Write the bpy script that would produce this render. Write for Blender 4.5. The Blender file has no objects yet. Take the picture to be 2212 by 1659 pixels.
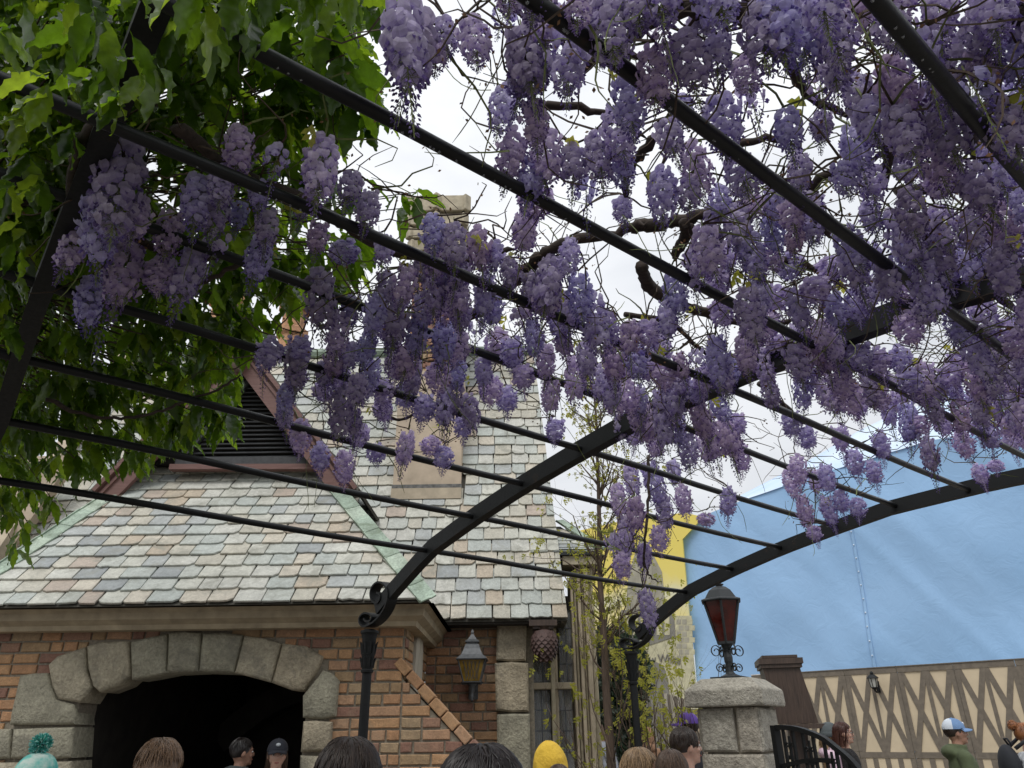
import bpy, bmesh, math, random
import numpy as np
from math import sin, cos, pi, radians, hypot, atan2, sqrt
from mathutils import Vector, Matrix, Euler
random.seed(7); rng = np.random.default_rng(7)
SC = bpy.context.scene
COL = SC.collection

# ------------------------------------------------------------------ camera, light
PITCH = radians(25.3); ROLL = radians(0.8); FPX = 26/36*2212; CZ = 1.6
cam_d = bpy.data.cameras.new("camera"); cam_d.lens = 26; cam_d.sensor_width = 36
cam_d.clip_start = 0.05; cam_d.clip_end = 600
cam = bpy.data.objects.new("camera", cam_d); COL.objects.link(cam)
cam.matrix_world = Matrix.Translation((0, 0, CZ)) @ Matrix.Rotation(pi/2+PITCH, 4, 'X') @ Matrix.Rotation(-ROLL, 4, 'Z')
SC.camera = cam

SUN_EL, SUN_AZ = radians(58), radians(200)       # azimuth measured clockwise from +Y
world = bpy.data.worlds.new("World"); SC.world = world; world.use_nodes = True
wn = world.node_tree.nodes; wl = world.node_tree.links; wn.clear()
w_out = wn.new('ShaderNodeOutputWorld'); w_bg = wn.new('ShaderNodeBackground')
w_sky = wn.new('ShaderNodeTexSky'); w_sky.sky_type = 'NISHITA'; w_sky.sun_disc = False
w_sky.sun_elevation = SUN_EL; w_sky.sun_rotation = SUN_AZ
w_geo = wn.new('ShaderNodeTexCoord')
w_map = wn.new('ShaderNodeMapping'); w_map.inputs['Scale'].default_value = (1, 1, 2.6)
w_noi = wn.new('ShaderNodeTexNoise'); w_noi.inputs['Scale'].default_value = 2.1
w_noi.inputs['Detail'].default_value = 7; w_noi.inputs['Roughness'].default_value = .55
w_rmp = wn.new('ShaderNodeValToRGB')
w_rmp.color_ramp.elements[0].position = .30; w_rmp.color_ramp.elements[0].color = (5.9, 6.15, 6.6, 1)
w_rmp.color_ramp.elements[1].position = .72; w_rmp.color_ramp.elements[1].color = (8.7, 8.8, 8.95, 1)
w_sep = wn.new('ShaderNodeSeparateXYZ'); w_mr = wn.new('ShaderNodeMapRange')
w_mr.inputs['From Min'].default_value = 0; w_mr.inputs['From Max'].default_value = 1
w_mr.inputs['To Min'].default_value = .86; w_mr.inputs['To Max'].default_value = 1.35
w_mul = wn.new('ShaderNodeVectorMath'); w_mul.operation = 'SCALE'
w_mix = wn.new('ShaderNodeMix'); w_mix.data_type = 'RGBA'; w_mix.inputs[0].default_value = .95
wl.new(w_geo.outputs['Generated'], w_map.inputs['Vector']); wl.new(w_map.outputs[0], w_noi.inputs['Vector'])
wl.new(w_noi.outputs['Fac'], w_rmp.inputs['Fac']); wl.new(w_geo.outputs['Generated'], w_sep.inputs[0])
wl.new(w_sep.outputs['Z'], w_mr.inputs['Value']); wl.new(w_rmp.outputs['Color'], w_mul.inputs[0])
wl.new(w_mr.outputs[0], w_mul.inputs['Scale']); wl.new(w_sky.outputs[0], w_mix.inputs[6])
wl.new(w_mul.outputs[0], w_mix.inputs[7]); wl.new(w_mix.outputs[2], w_bg.inputs['Color'])
w_bg.inputs['Strength'].default_value = .10
wl.new(w_bg.outputs[0], w_out.inputs['Surface'])

sun_d = bpy.data.lights.new("sun", 'SUN'); sun_d.energy = 1.4; sun_d.angle = radians(25); sun_d.color = (1, .97, .93)
sun = bpy.data.objects.new("sun", sun_d); COL.objects.link(sun)
_sd = Vector((sin(SUN_AZ)*cos(SUN_EL), cos(SUN_AZ)*cos(SUN_EL), sin(SUN_EL)))
sun.rotation_euler = (-_sd).to_track_quat('-Z', 'Y').to_euler(); sun.location = (0, 0, 12)
SC.view_settings.view_transform = 'Standard'; SC.view_settings.look = 'None'
SC.view_settings.exposure = 0.22; SC.view_settings.gamma = 1
SC.render.engine = 'CYCLES'
SC.cycles.max_bounces = 8; SC.cycles.diffuse_bounces = 4; SC.cycles.glossy_bounces = 3
SC.cycles.transmission_bounces = 6; SC.cycles.transparent_max_bounces = 8
SC.cycles.use_denoising = True
SC.cycles.sample_clamp_indirect = 4

# ------------------------------------------------------------------ places measured along sight lines of a 2212x1659 survey sheet
CAMP = np.array([0, 0, CZ])
def ray(px, py):
    x = px-1106; u = 829.5-py
    c, s = cos(ROLL), sin(ROLL)
    x, u = x*c+u*s, -x*s+u*c
    return np.array([x, FPX*cos(PITCH)-u*sin(PITCH), FPX*sin(PITCH)+u*cos(PITCH)])
def atY(px, py, Y):
    d = ray(px, py); return d*(Y/d[1])+CAMP
def atZ(px, py, Z):
    d = ray(px, py); return d*((Z-CZ)/d[2])+CAMP
def atP(px, py, p0, n):
    d = ray(px, py); return d*(np.dot(np.asarray(p0)-CAMP, n)/np.dot(d, n))+CAMP
def atD(px, py, zc):                     # at a given distance in front of the viewer
    return ray(px, py)/FPX*zc+CAMP
def proj(p):
    q = np.asarray(p)-CAMP
    fw = q[1]*cos(PITCH)+q[2]*sin(PITCH); u = -q[1]*sin(PITCH)+q[2]*cos(PITCH)
    if fw < .05: return (-9e3, -9e3, fw)
    x, u = q[0]/fw*FPX, u/fw*FPX
    c, s = cos(ROLL), sin(ROLL)
    return (1106+x*c-u*s, 829.5-(x*s+u*c), fw)
def inpoly(x, y, P):
    r = False; n = len(P)
    for i in range(n):
        x0, y0 = P[i]; x1, y1 = P[(i+1) % n]
        if (y0 > y) != (y1 > y) and x < (x1-x0)*(y-y0)/(y1-y0)+x0: r = not r
    return r
def V(*a): return np.array(a, float)
def unit(v): v = np.asarray(v, float); return v/np.linalg.norm(v)

# ------------------------------------------------------------------ materials
def newmat(name):
    m = bpy.data.materials.new(name); m.use_nodes = True
    return m, m.node_tree.nodes, m.node_tree.links, m.node_tree.nodes['Principled BSDF']
def noise(n, l, scale, detail=4, rough=.6, coord='Object', vec=None, dist=0):
    t = n.new('ShaderNodeTexNoise'); t.inputs['Scale'].default_value = scale
    t.inputs['Detail'].default_value = detail; t.inputs['Roughness'].default_value = rough
    t.inputs['Distortion'].default_value = dist
    if vec is None:
        c = n.new('ShaderNodeTexCoord'); vec = c.outputs[coord]
    l.new(vec, t.inputs['Vector']); return t
def ramp(n, l, src, stops, const=False):
    r = n.new('ShaderNodeValToRGB'); e = r.color_ramp.elements
    if const: r.color_ramp.interpolation = 'CONSTANT'
    e[0].position = stops[0][0]; e[0].color = (*stops[0][1], 1)
    e[1].position = stops[-1][0]; e[1].color = (*stops[-1][1], 1)
    for p, c in stops[1:-1]:
        k = e.new(p); k.color = (*c, 1)
    l.new(src, r.inputs['Fac']); return r
def mixc(n, l, a, b, fac, mode='MIX'):
    m = n.new('ShaderNodeMix'); m.data_type = 'RGBA'; m.blend_type = mode
    for i, s in ((6, a), (7, b), (0, fac)):
        if isinstance(s, (int, float)): m.inputs[i].default_value = s
        elif isinstance(s, tuple): m.inputs[i].default_value = (*s, 1)
        else: l.new(s, m.inputs[i])
    return m.outputs[2]
def bump(n, l, bs, h, strength=.4, dist=.01, prev=None):
    b = n.new('ShaderNodeBump'); b.inputs['Strength'].default_value = strength; b.inputs['Distance'].default_value = dist
    l.new(h, b.inputs['Height'])
    if prev is not None: l.new(prev, b.inputs['Normal'])
    l.new(b.outputs[0], bs.inputs['Normal']); return b.outputs[0]
def plain(name, col, rough=.6, metal=0, nscale=30, namt=.25, bstr=.2, bdist=.004, spec=None, coord='Object'):
    m, n, l, b = newmat(name)
    t = noise(n, l, nscale, 5, .6, coord)
    lo = tuple(c*(1-namt) for c in col); hi = tuple(min(1, c*(1+namt)) for c in col)
    r = ramp(n, l, t.outputs['Fac'], [(.3, lo), (.7, hi)])
    l.new(r.outputs[0], b.inputs['Base Color']); b.inputs['Roughness'].default_value = rough
    b.inputs['Metallic'].default_value = metal
    if spec is not None: b.inputs['Specular IOR Level'].default_value = spec
    if bstr: bump(n, l, b, t.outputs['Fac'], bstr, bdist)
    return m
def ranged(name, stops, rough=.75, attr=False, n1=(9, .5), n2=(60, .3), bstr=.5, bdist=.006, stain=None):
    """per-piece colour picked from stops by the piece's own random number, then mottled"""
    m, n, l, b = newmat(name)
    geo = n.new('ShaderNodeNewGeometry')
    if attr:
        s = n.new('ShaderNodeAttribute'); s.attribute_name = 'rnd'; src = s.outputs['Fac']
    else:
        s = n.new('ShaderNodeObjectInfo'); src = s.outputs['Random']
    r = ramp(n, l, src, stops, True)
    t1 = noise(n, l, n1[0], 6, .65, vec=geo.outputs['Position'])
    t2 = noise(n, l, n2[0], 4, .7, vec=geo.outputs['Position'])
    a = n.new('ShaderNodeMapRange'); a.inputs['To Min'].default_value = 1-n1[1]; a.inputs['To Max'].default_value = 1+n1[1]
    a.inputs['From Min'].default_value = .25; a.inputs['From Max'].default_value = .75
    l.new(t1.outputs['Fac'], a.inputs['Value'])
    a2 = n.new('ShaderNodeMapRange'); a2.inputs['To Min'].default_value = 1-n2[1]; a2.inputs['To Max'].default_value = 1+n2[1]
    a2.inputs['From Min'].default_value = .25; a2.inputs['From Max'].default_value = .75
    l.new(t2.outputs['Fac'], a2.inputs['Value'])
    mu = n.new('ShaderNodeMath'); mu.operation = 'MULTIPLY'; l.new(a.outputs[0], mu.inputs[0]); l.new(a2.outputs[0], mu.inputs[1])
    sc = n.new('ShaderNodeVectorMath'); sc.operation = 'SCALE'; l.new(r.outputs[0], sc.inputs[0]); l.new(mu.outputs[0], sc.inputs['Scale'])
    col = sc.outputs[0]
    if stain:
        t3 = noise(n, l, 3.3, 6, .7, vec=geo.outputs['Position'], dist=.6)
        rr = ramp(n, l, t3.outputs['Fac'], [(.52, (0, 0, 0)), (.66, (1, 1, 1))])
        ff = n.new('ShaderNodeMath'); ff.operation = 'MULTIPLY'; ff.inputs[1].default_value = stain[1]
        l.new(rr.outputs[0], ff.inputs[0]); col = mixc(n, l, col, stain[0], ff.outputs[0])
    l.new(col, b.inputs['Base Color']); b.inputs['Roughness'].default_value = rough
    p = bump(n, l, b, t2.outputs['Fac'], bstr, bdist)
    bump(n, l, b, t1.outputs['Fac'], bstr, bdist*2.5, p)
    return m

SLATE_STOPS = [(0, (.43, .45, .41)), (.16, (.50, .50, .45)), (.30, (.37, .39, .38)), (.40, (.45, .43, .36)), (.52, (.49, .49, .43)),
               (.64, (.40, .43, .40)), (.74, (.44, .375, .29)), (.80, (.50, .46, .38)), (.90, (.29, .31, .31)), (.95, (.41, .345, .285))]
M_slate = ranged("slate", SLATE_STOPS, .62, False, (7, .20), (34, .20), .8, .008, ((.24, .24, .20), .65))
M_slate_a = ranged("slate_joined", SLATE_STOPS, .62, True, (7, .20), (34, .20), .8, .008, ((.24, .24, .20), .65))
BR = [(0, (.42, .235, .125)), (.2, (.46, .27, .14)), (.36, (.35, .235, .13)), (.5, (.26, .14, .10)), (.66, (.43, .26, .155)), (.8, (.31, .18, .12)), (.9, (.37, .265, .16))]
M_brick = ranged("brick", BR, .88, False, (14, .22), (80, .28), .8, .006, ((.28, .22, .15), .35))
M_brick_a = ranged("brick_joined", BR, .88, True, (14, .22), (80, .28), .8, .006)
M_mortar = plain("mortar", (.25, .22, .17), .95, 0, 45, .3, .8, .008)
ST = [(0, (.36, .325, .24)), (.3, (.40, .355, .26)), (.6, (.32, .30, .225)), (.85, (.39, .335, .24))]
M_stone = ranged("carved_stone", ST, .9, False, (6, .30), (38, .35), 1.0, .016, ((.17, .16, .13), .6))
M_pillar = ranged("pillar_stone", [(0, (.42, .38, .31)), (.5, (.38, .355, .295)), (.8, (.43, .385, .315))], .9, False, (7, .32), (34, .4), 1.0, .02, ((.19, .17, .14), .55))
M_lime = plain("limestone", (.42, .37, .27), .85, 0, 8, .28, .5, .008)
M_lime2 = plain("pale_limestone", (.46, .39, .29), .85, 0, 5, .22, .4, .006)
M_plaster = plain("stained_render", (.50, .41, .31), .88, 0, 3.2, .2, .5, .005)
M_cornice = plain("cornice_stone", (.33, .27, .18), .85, 0, 7, .25, .4, .006)
M_copper = ranged("green_copper", [(0, (.30, .38, .30)), (.4, (.35, .42, .335)), (.75, (.25, .32, .25))], .6, False, (6, .35), (45, .4), .5, .005, ((.12, .16, .10), .75))
def iron(name, col=(.012, .013, .014), rust=.25, rough=.32):
    m, n, l, b = newmat(name)
    g = n.new('ShaderNodeNewGeometry')
    t = noise(n, l, 11, 6, .7, vec=g.outputs['Position']); t2 = noise(n, l, 70, 3, .6, vec=g.outputs['Position'])
    r = ramp(n, l, t.outputs['Fac'], [(.62, (0, 0, 0)), (.78, (1, 1, 1))])
    f = n.new('ShaderNodeMath'); f.operation = 'MULTIPLY'; f.inputs[1].default_value = rust; l.new(r.outputs[0], f.inputs[0])
    l.new(mixc(n, l, col, (.11, .05, .025), f.outputs[0]), b.inputs['Base Color'])
    rr = n.new('ShaderNodeMapRange'); rr.inputs['To Min'].default_value = rough-.1; rr.inputs['To Max'].default_value = rough+.3
    l.new(t2.outputs['Fac'], rr.inputs['Value']); l.new(rr.outputs[0], b.inputs['Roughness']); b.inputs['Specular IOR Level'].default_value = .3
    bump(n, l, b, t2.outputs['Fac'], .25, .002); return m
M_iron = iron("black_iron", (.007, .008, .0085), .5, .46)
M_iron_g = iron("lantern_iron", (.03, .034, .036), .15, .4)
M_lead = plain("grey_lantern_metal", (.085, .09, .095), .55, .3, 25, .3, .3, .003)
def woodm(name, c0, c1, scale=6, axis=2, rough=.75):
    m, n, l, b = newmat(name)
    g = n.new('ShaderNodeNewGeometry'); mp = n.new('ShaderNodeMapping')
    s = [14, 14, 14]; s[axis] = 1.2; mp.inputs['Scale'].default_value = s
    l.new(g.outputs['Position'], mp.inputs['Vector'])
    t = noise(n, l, scale, 6, .65, vec=mp.outputs[0], dist=.4)
    r = ramp(n, l, t.outputs['Fac'], [(.3, c0), (.7, c1)])
    l.new(r.outputs[0], b.inputs['Base Color']); b.inputs['Roughness'].default_value = rough
    bump(n, l, b, t.outputs['Fac'], .5, .006); return m
M_barge = woodm("reddish_brown_paint", (.13, .062, .052), (.19, .10, .085), 3, 0, .55)
M_louv = plain("dark_louvre_paint", (.045, .047, .05), .6, 0, 20, .3, .2)
M_dwood = woodm("dark_stained_wood", (.035, .022, .016), (.085, .055, .04), 3, 2, .5)
M_pale = woodm("weathered_pale_timber", (.30, .27, .21), (.58, .53, .44), 2, 2, .85)
M_bark = woodm("bark", (.05, .035, .025), (.13, .09, .065), 5, 2, .9)
M_vine = woodm("vine_bark", (.018, .013, .010), (.06, .042, .032), 5, 0, .9)
M_twig = plain("vine_twig", (.06, .04, .025), .85, 0, 30, .4, 0)
M_stem = plain("green_stem", (.14, .17, .05), .7, 0, 30, .3, 0)
M_dead = plain("dry_brown_bract", (.16, .085, .04), .85, 0, 30, .4, 0)

def leafy(name, stops, trans, tmix=.5, rough=.35, attr=None, spec=.5, wet=0):
    m, n, l, b = newmat(name)
    out = n['Material Output']
    if attr:
        s = n.new('ShaderNodeAttribute'); s.attribute_name = attr; src = s.outputs['Fac']
        r = ramp(n, l, src, stops)
        r2 = ramp(n, l, src, trans)
    else:
        s = n.new('ShaderNodeObjectInfo')
        r = ramp(n, l, s.outputs['Random'], stops); r2 = ramp(n, l, s.outputs['Random'], trans)
    g = n.new('ShaderNodeNewGeometry')
    t = noise(n, l, 40, 4, .6, vec=g.outputs['Position'])
    a = n.new('ShaderNodeMapRange'); a.inputs['To Min'].default_value = .7; a.inputs['To Max'].default_value = 1.3
    a.inputs['From Min'].default_value = .25; a.inputs['From Max'].default_value = .75
    l.new(t.outputs['Fac'], a.inputs['Value'])
    sc = n.new('ShaderNodeVectorMath'); sc.operation = 'SCALE'; l.new(r.outputs[0], sc.inputs[0]); l.new(a.outputs[0], sc.inputs['Scale'])
    sc2 = n.new('ShaderNodeVectorMath'); sc2.operation = 'SCALE'; l.new(r2.outputs[0], sc2.inputs[0]); l.new(a.outputs[0], sc2.inputs['Scale'])
    l.new(sc.outputs[0], b.inputs['Base Color']); b.inputs['Roughness'].default_value = rough
    b.inputs['Specular IOR Level'].default_value = spec
    if name.startswith('wisteria'):
        oi = n.new('ShaderNodeObjectInfo'); rt = ramp(n, l, oi.outputs['Random'], [(0, (.70, .66, .70)), (.25, (1.0, .98, 1.0)), (.5, (.86, .90, 1.06)), (.75, (1.18, 1.12, 1.10)), (1, (.95, .82, .86))])
        l.new(mixc(n, l, sc.outputs[0], rt.outputs[0], 1.0, 'MULTIPLY'), b.inputs['Base Color'])
        rt2 = mixc(n, l, sc2.outputs[0], rt.outputs[0], 1.0, 'MULTIPLY')
    else: rt2 = sc2.outputs[0]
    tr = n.new('ShaderNodeBsdfTranslucent'); l.new(rt2, tr.inputs['Color'])
    mx = n.new('ShaderNodeMixShader'); mx.inputs[0].default_value = tmix
    l.new(b.outputs[0], mx.inputs[1]); l.new(tr.outputs[0], mx.inputs[2]); l.new(mx.outputs[0], out.inputs['Surface'])
    return m
HL = [(0, (.016, .036, .008)), (.5, (.026, .058, .010)), (1, (.042, .085, .015))]
HT = [(0, (.10, .20, .01)), (.4, (.22, .40, .015)), (.75, (.36, .56, .025)), (1, (.50, .68, .04))]
M_leaf = leafy("evergreen_leaf", HL, HT, .45, .28)
M_leaf_a = leafy("evergreen_leaf_joined", HL, HT, .45, .28, 'rnd')
M_yleaf = leafy("young_leaf", [(0, (.22, .23, .03)), (1, (.34, .33, .05))], [(0, (.50, .52, .06)), (1, (.66, .62, .1))], .5, .5, 'rnd')
# petals: rnd 0 = pale lavender banner .. 1 = deep violet keel
PT = [(0, (.59, .55, .66)), (.35, (.45, .40, .57)), (.7, (.25, .19, .42)), (1, (.11, .07, .22))]
PR = [(0, (.78, .71, .90)), (.35, (.60, .53, .80)), (.7, (.34, .25, .62)), (1, (.17, .11, .36))]
M_petal = leafy("wisteria_petal", PT, PR, .42, .55, 'rnd', .25)

# ------------------------------------------------------------------ mesh gathering
class MB:
    def __init__(s): s.v = []; s.f = []; s.m = []; s.r = []; s.n = 0; s.cm = 0; s.cr = 0.0
    def add(s, v, f, m=None, r=None):
        s.v.extend([tuple(map(float, p)) for p in v])
        m = s.cm if m is None else m; r = s.cr if r is None else r
        for q in f: s.f.append(tuple(i+s.n for i in q)); s.m.append(m); s.r.append(r)
        s.n += len(v); return s
    def box(s, c, d, R=None):
        c = np.asarray(c, float); hx, hy, hz = d[0]/2, d[1]/2, d[2]/2
        P = np.array([[x, y, z] for x in (-hx, hx) for y in (-hy, hy) for z in (-hz, hz)])
        if R is not None: P = P@np.asarray(R).T
        return s.add(P+c, [(0, 1, 3, 2), (4, 6, 7, 5), (0, 4, 5, 1), (2, 3, 7, 6), (0, 2, 6, 4), (1, 5, 7, 3)])
    def tube(s, pts, rad, n=8, caps=True, flat=1.0, up=None):
        pts = [np.asarray(p, float) for p in pts]; k = len(pts)
        if np.isscalar(rad): rad = [rad]*k
        T = []
        for i in range(k):
            a = pts[max(i-1, 0)]; b = pts[min(i+1, k-1)]; d = b-a; L = np.linalg.norm(d); T.append(d/L if L > 1e-9 else V(0, 0, 1))
        u = np.asarray(up, float) if up is not None else (V(0, 0, 1) if abs(T[0][2]) < .9 else V(1, 0, 0))
        vs = []
        for i in range(k):
            if up is not None: u = np.asarray(up, float)
            a = np.cross(T[i], u); la = np.linalg.norm(a)
            a = a/la if la > 1e-6 else V(1, 0, 0)
            b = np.cross(a, T[i]); u = b
            for j in range(n):
                an = 2*pi*j/n; vs.append(pts[i]+rad[i]*(a*cos(an)+b*sin(an)*flat))
        fs = [(i*n+j, i*n+(j+1) % n, (i+1)*n+(j+1) % n, (i+1)*n+j) for i in range(k-1) for j in range(n)]
        if caps: fs.append(tuple(range(n))[::-1]); fs.append(tuple((k-1)*n+j for j in range(n)))
        return s.add(vs, fs)
    def strip(s, pts, w, t, side):
        """flat bar following pts; side = direction across the bar's width"""
        side = unit(side); pts = [np.asarray(p, float) for p in pts]; k = len(pts); vs = []
        for i in range(k):
            T = unit(pts[min(i+1, k-1)]-pts[max(i-1, 0)]); nn = unit(np.cross(T, side))
            for a, b in ((-1, -1), (1, -1), (1, 1), (-1, 1)): vs.append(pts[i]+side*a*w/2+nn*b*t/2)
        fs = [(i*4+j, i*4+(j+1) % 4, (i+1)*4+(j+1) % 4, (i+1)*4+j) for i in range(k-1) for j in range(4)]
        fs += [(3, 2, 1, 0), ((k-1)*4, (k-1)*4+1, (k-1)*4+2, (k-1)*4+3)]
        return s.add(vs, fs)
    def lathe(s, prof, c=(0, 0, 0), n=16, sx=1, sy=1, rot=0):
        vs = []; c = np.asarray(c, float)
        for r, z in prof:
            for j in range(n):
                a = 2*pi*j/n+rot; vs.append(c+V(r*cos(a)*sx, r*sin(a)*sy, z))
        k = len(prof)
        fs = [(i*n+j, i*n+(j+1) % n, (i+1)*n+(j+1) % n, (i+1)*n+j) for i in range(k-1) for j in range(n)]
        fs.append(tuple(range(n))[::-1]); fs.append(tuple((k-1)*n+j for j in range(n)))
        return s.add(vs, fs)
    def prism(s, poly, O, U, W2, N, t, inset=0.0, back=0.0):
        """polygon in the plane (O,U,W2), raised t along N (edges chamfered by inset), reaching back behind it"""
        O, U, W2, N = (np.asarray(q, float) for q in (O, U, W2, N))
        P = [np.asarray(p, float) for p in poly]; k = len(P)
        area = sum(P[i][0]*P[(i+1) % k][1]-P[(i+1) % k][0]*P[i][1] for i in range(k))
        if area < 0: P = P[::-1]
        def W3(p, h): return O+U*p[0]+W2*p[1]+N*h
        rings = [[W3(p, -back) for p in P]]
        if inset > 0:
            Q = []
            for i in range(k):
                a = P[i]-P[i-1]; b = P[(i+1) % k]-P[i]
                la, lb = np.linalg.norm(a)+1e-9, np.linalg.norm(b)+1e-9
                na = V(-a[1], a[0])/la; nb = V(-b[1], b[0])/lb
                m = na+nb; m = m/max(.35, np.dot(m, m)/2)
                Q.append(P[i]+m*inset*1.0)
            rings.append([W3(p, t-inset) for p in P]); rings.append([W3(q, t) for q in Q])
        else: rings.append([W3(p, t) for p in P])
        vs = [v for r in rings for v in r]; R = len(rings)
        fs = [(i*k+j, i*k+(j+1) % k, (i+1)*k+(j+1) % k, (i+1)*k+j) for i in range(R-1) for j in range(k)]
        fs.append(tuple((R-1)*k+j for j in range(k))); fs.append(tuple(range(k))[::-1])
        return s.add(vs, fs)
    def ball(s, c, r, nu=12, nv=8, R=None):
        if np.isscalar(r): r = (r, r, r)
        vs = [V(0, 0, 1)]
        for i in range(1, nv):
            th = pi*i/nv
            for j in range(nu): a = 2*pi*j/nu; vs.append(V(sin(th)*cos(a), sin(th)*sin(a), cos(th)))
        vs.append(V(0, 0, -1)); vs = np.array(vs)*np.array(r)
        if R is not None: vs = vs@np.asarray(R).T
        fs = [(0, 1+j, 1+(j+1) % nu) for j in range(nu)]
        for i in range(nv-2):
            for j in range(nu): a = 1+i*nu; fs.append((a+j, a+nu+j, a+nu+(j+1) % nu, a+(j+1) % nu))
        e = 1+(nv-1)*nu; a = 1+(nv-2)*nu
        fs += [(e, a+(j+1) % nu, a+j) for j in range(nu)]
        return s.add(vs+np.asarray(c, float), fs)
    def mesh(s, name, mats, smooth=False, off=(0, 0, 0)):
        me = bpy.data.meshes.new(name)
        v = np.array(s.v)-np.asarray(off, float) if s.v else np.zeros((0, 3))
        me.from_pydata(v.tolist(), [], s.f)
        for m in (mats if isinstance(mats, (list, tuple)) else [mats]): me.materials.append(m)
        if s.f:
            me.polygons.foreach_set('material_index', s.m)
            if any(s.r):
                a = me.attributes.new('rnd', 'FLOAT', 'FACE'); a.data.foreach_set('value', s.r)
            if smooth: me.polygons.foreach_set('use_smooth', [True]*len(s.f))
        me.update(); return me
def smooth_angle(me, deg=35):
    me.polygons.foreach_set('use_smooth', [True]*len(me.polygons))
    try: me.set_sharp_from_angle(angle=radians(deg))
    except Exception: pass

WL = {}
def link(name, data, parent=None, loc=(0, 0, 0)):
    """loc is a world position"""
    o = bpy.data.objects.new(name, data); COL.objects.link(o)
    loc = Vector([float(q) for q in loc]); WL[o.name] = loc
    if parent is not None: o.parent = parent; o.location = loc-WL[parent.name]
    else: o.location = loc
    return o
def thing(name, label, cat, loc=(0, 0, 0), group=None):
    o = link(name, None, None, loc); o['label'] = label; o['category'] = cat
    if group: o['group'] = group
    return o
def part(name, mb, mats, parent, smooth=False, at=None, kind=None, ang=None):
    at = (0, 0, 0) if at is None else at
    me = mb.mesh(name, mats, smooth, at)
    if ang: smooth_angle(me, ang)
    o = link(name, me, parent, at)
    if kind: o['kind'] = kind
    return o
def structure(name, mb, mats, smooth=False):
    o = part(name, mb, mats, None, smooth); o['kind'] = 'structure'; return o
def single(name, label, cat, mb, mats, smooth=False, at=None, group=None, ang=None):
    o = part(name, mb, mats, None, smooth, at, ang=ang); o['label'] = label; o['category'] = cat
    if group: o['group'] = group
    return o
def merged(name, BV, BF, mats4, rnd, mat, parent=None, smooth=True, basernd=None):
    """one mesh from many transformed copies; BF all the same length of tuples is not required"""
    BV = np.asarray(BV, float); n = len(mats4); nv = len(BV)
    M = np.asarray(mats4)
    P = np.einsum('nij,vj->nvi', M[:, :3, :3], BV)+M[:, None, :3, 3]
    me = bpy.data.meshes.new(name)
    lens = np.array([len(f) for f in BF]); flat = np.concatenate([np.array(f) for f in BF])
    loops = (flat[None, :]+(np.arange(n)*nv)[:, None]).ravel()
    starts = np.concatenate([[0], np.cumsum(lens)[:-1]]); tot = lens.sum()
    ls = (starts[None, :]+(np.arange(n)*tot)[:, None]).ravel()
    me.vertices.add(n*nv); me.vertices.foreach_set('co', P.astype(np.float32).ravel())
    me.loops.add(len(loops)); me.loops.foreach_set('vertex_index', loops.astype(np.int32))
    me.polygons.add(len(ls)); me.polygons.foreach_set('loop_start', ls.astype(np.int32))
    try: me.polygons.foreach_set('loop_total', np.tile(lens, n).astype(np.int32))
    except Exception: pass
    a = me.attributes.new('rnd', 'FLOAT', 'FACE')
    base = np.zeros(len(BF)) if basernd is None else np.asarray(basernd)
    a.data.foreach_set('value', (base[None, :]+np.asarray(rnd)[:, None]).astype(np.float32).ravel())
    me.polygons.foreach_set('use_smooth', np.full(len(ls), smooth))
    me.materials.append(mat); me.update(calc_edges=True); me.validate()
    return link(name, me, parent) if name else me
def frame(x, y, z, p):
    m = np.eye(4); m[:3, 0] = x; m[:3, 1] = y; m[:3, 2] = z; m[:3, 3] = p; return m
# ================================================================== GROUND
m, n, l, b = newmat("wet_paving")
g = n.new('ShaderNodeNewGeometry'); t = noise(n, l, .8, 7, .65, vec=g.outputs['Position']); t2 = noise(n, l, 30, 4, .6, vec=g.outputs['Position'])
r = ramp(n, l, t.outputs['Fac'], [(.3, (.11, .095, .08)), (.7, (.19, .17, .145))]); l.new(r.outputs[0], b.inputs['Base Color'])
b.inputs['Roughness'].default_value = .45; bump(n, l, b, t2.outputs['Fac'], .3, .005); M_ground = m
mb = MB(); mb.add([(-150, -150, 0), (150, -150, 0), (150, 150, 0), (-150, 150, 0)], [(0, 1, 2, 3)])
structure('ground', mb, M_ground)

# ================================================================== BRICK HALL WITH HIPPED ROOF
HY = 7.0
XR, XL = -1.0, -5.6                       # right corner and left end of the front wall
hall = thing('brick_hall', 'brick hall with a wide stone arch, hipped slate roof and copper hips', 'building', (-3, HY, 0))
EX, EY, EZ = V(1, 0, 0), V(0, 1, 0), V(0, 0, 1)
z_eave = atY(500, 1306, 6.6)[2]           # lowest edge of the slates
# arch opening in the wall plane (pixels of the survey sheet -> wall plane)
def hp(px, py, Y=HY): q = atY(px, py, Y); return (q[0], q[2])
def r1(x, y): return (x*.3719, 1042.3+y*.3719)   # survey detail sheet 1
def r2(x, y): return (658.3+x*.372, 1042.3+y*.372)
arch_in = [r1(*p) for p in [(430, 1659), (445, 1430), (480, 1283), (590, 1225), (700, 1180), (860, 1135), (1000, 1108), (1160, 1100), (1365, 1108), (1580, 1165), (1700, 1210), (1762, 1240), (1760, 1380), (1745, 1570), (1740, 1659)]]
AI = [hp(*p) for p in arch_in]
ax0, ax1 = AI[1][0]-.02, AI[-3][0]+.02
top_pts = AI[2:-3]
def arch_z(x):
    xs = [p[0] for p in top_pts]; zs = [p[1] for p in top_pts]
    return float(np.interp(x, xs, zs))
ztop = z_eave-.02
mb = MB()
def slab(x0, x1, z0, z1, y0, y1): mb.box(((x0+x1)/2, (y0+y1)/2, (z0+z1)/2), (x1-x0, y1-y0, z1-z0))
slab(XL, ax0, 0, ztop, HY, HY+.3); slab(ax1, XR, 0, ztop, HY, HY+.3)
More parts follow.
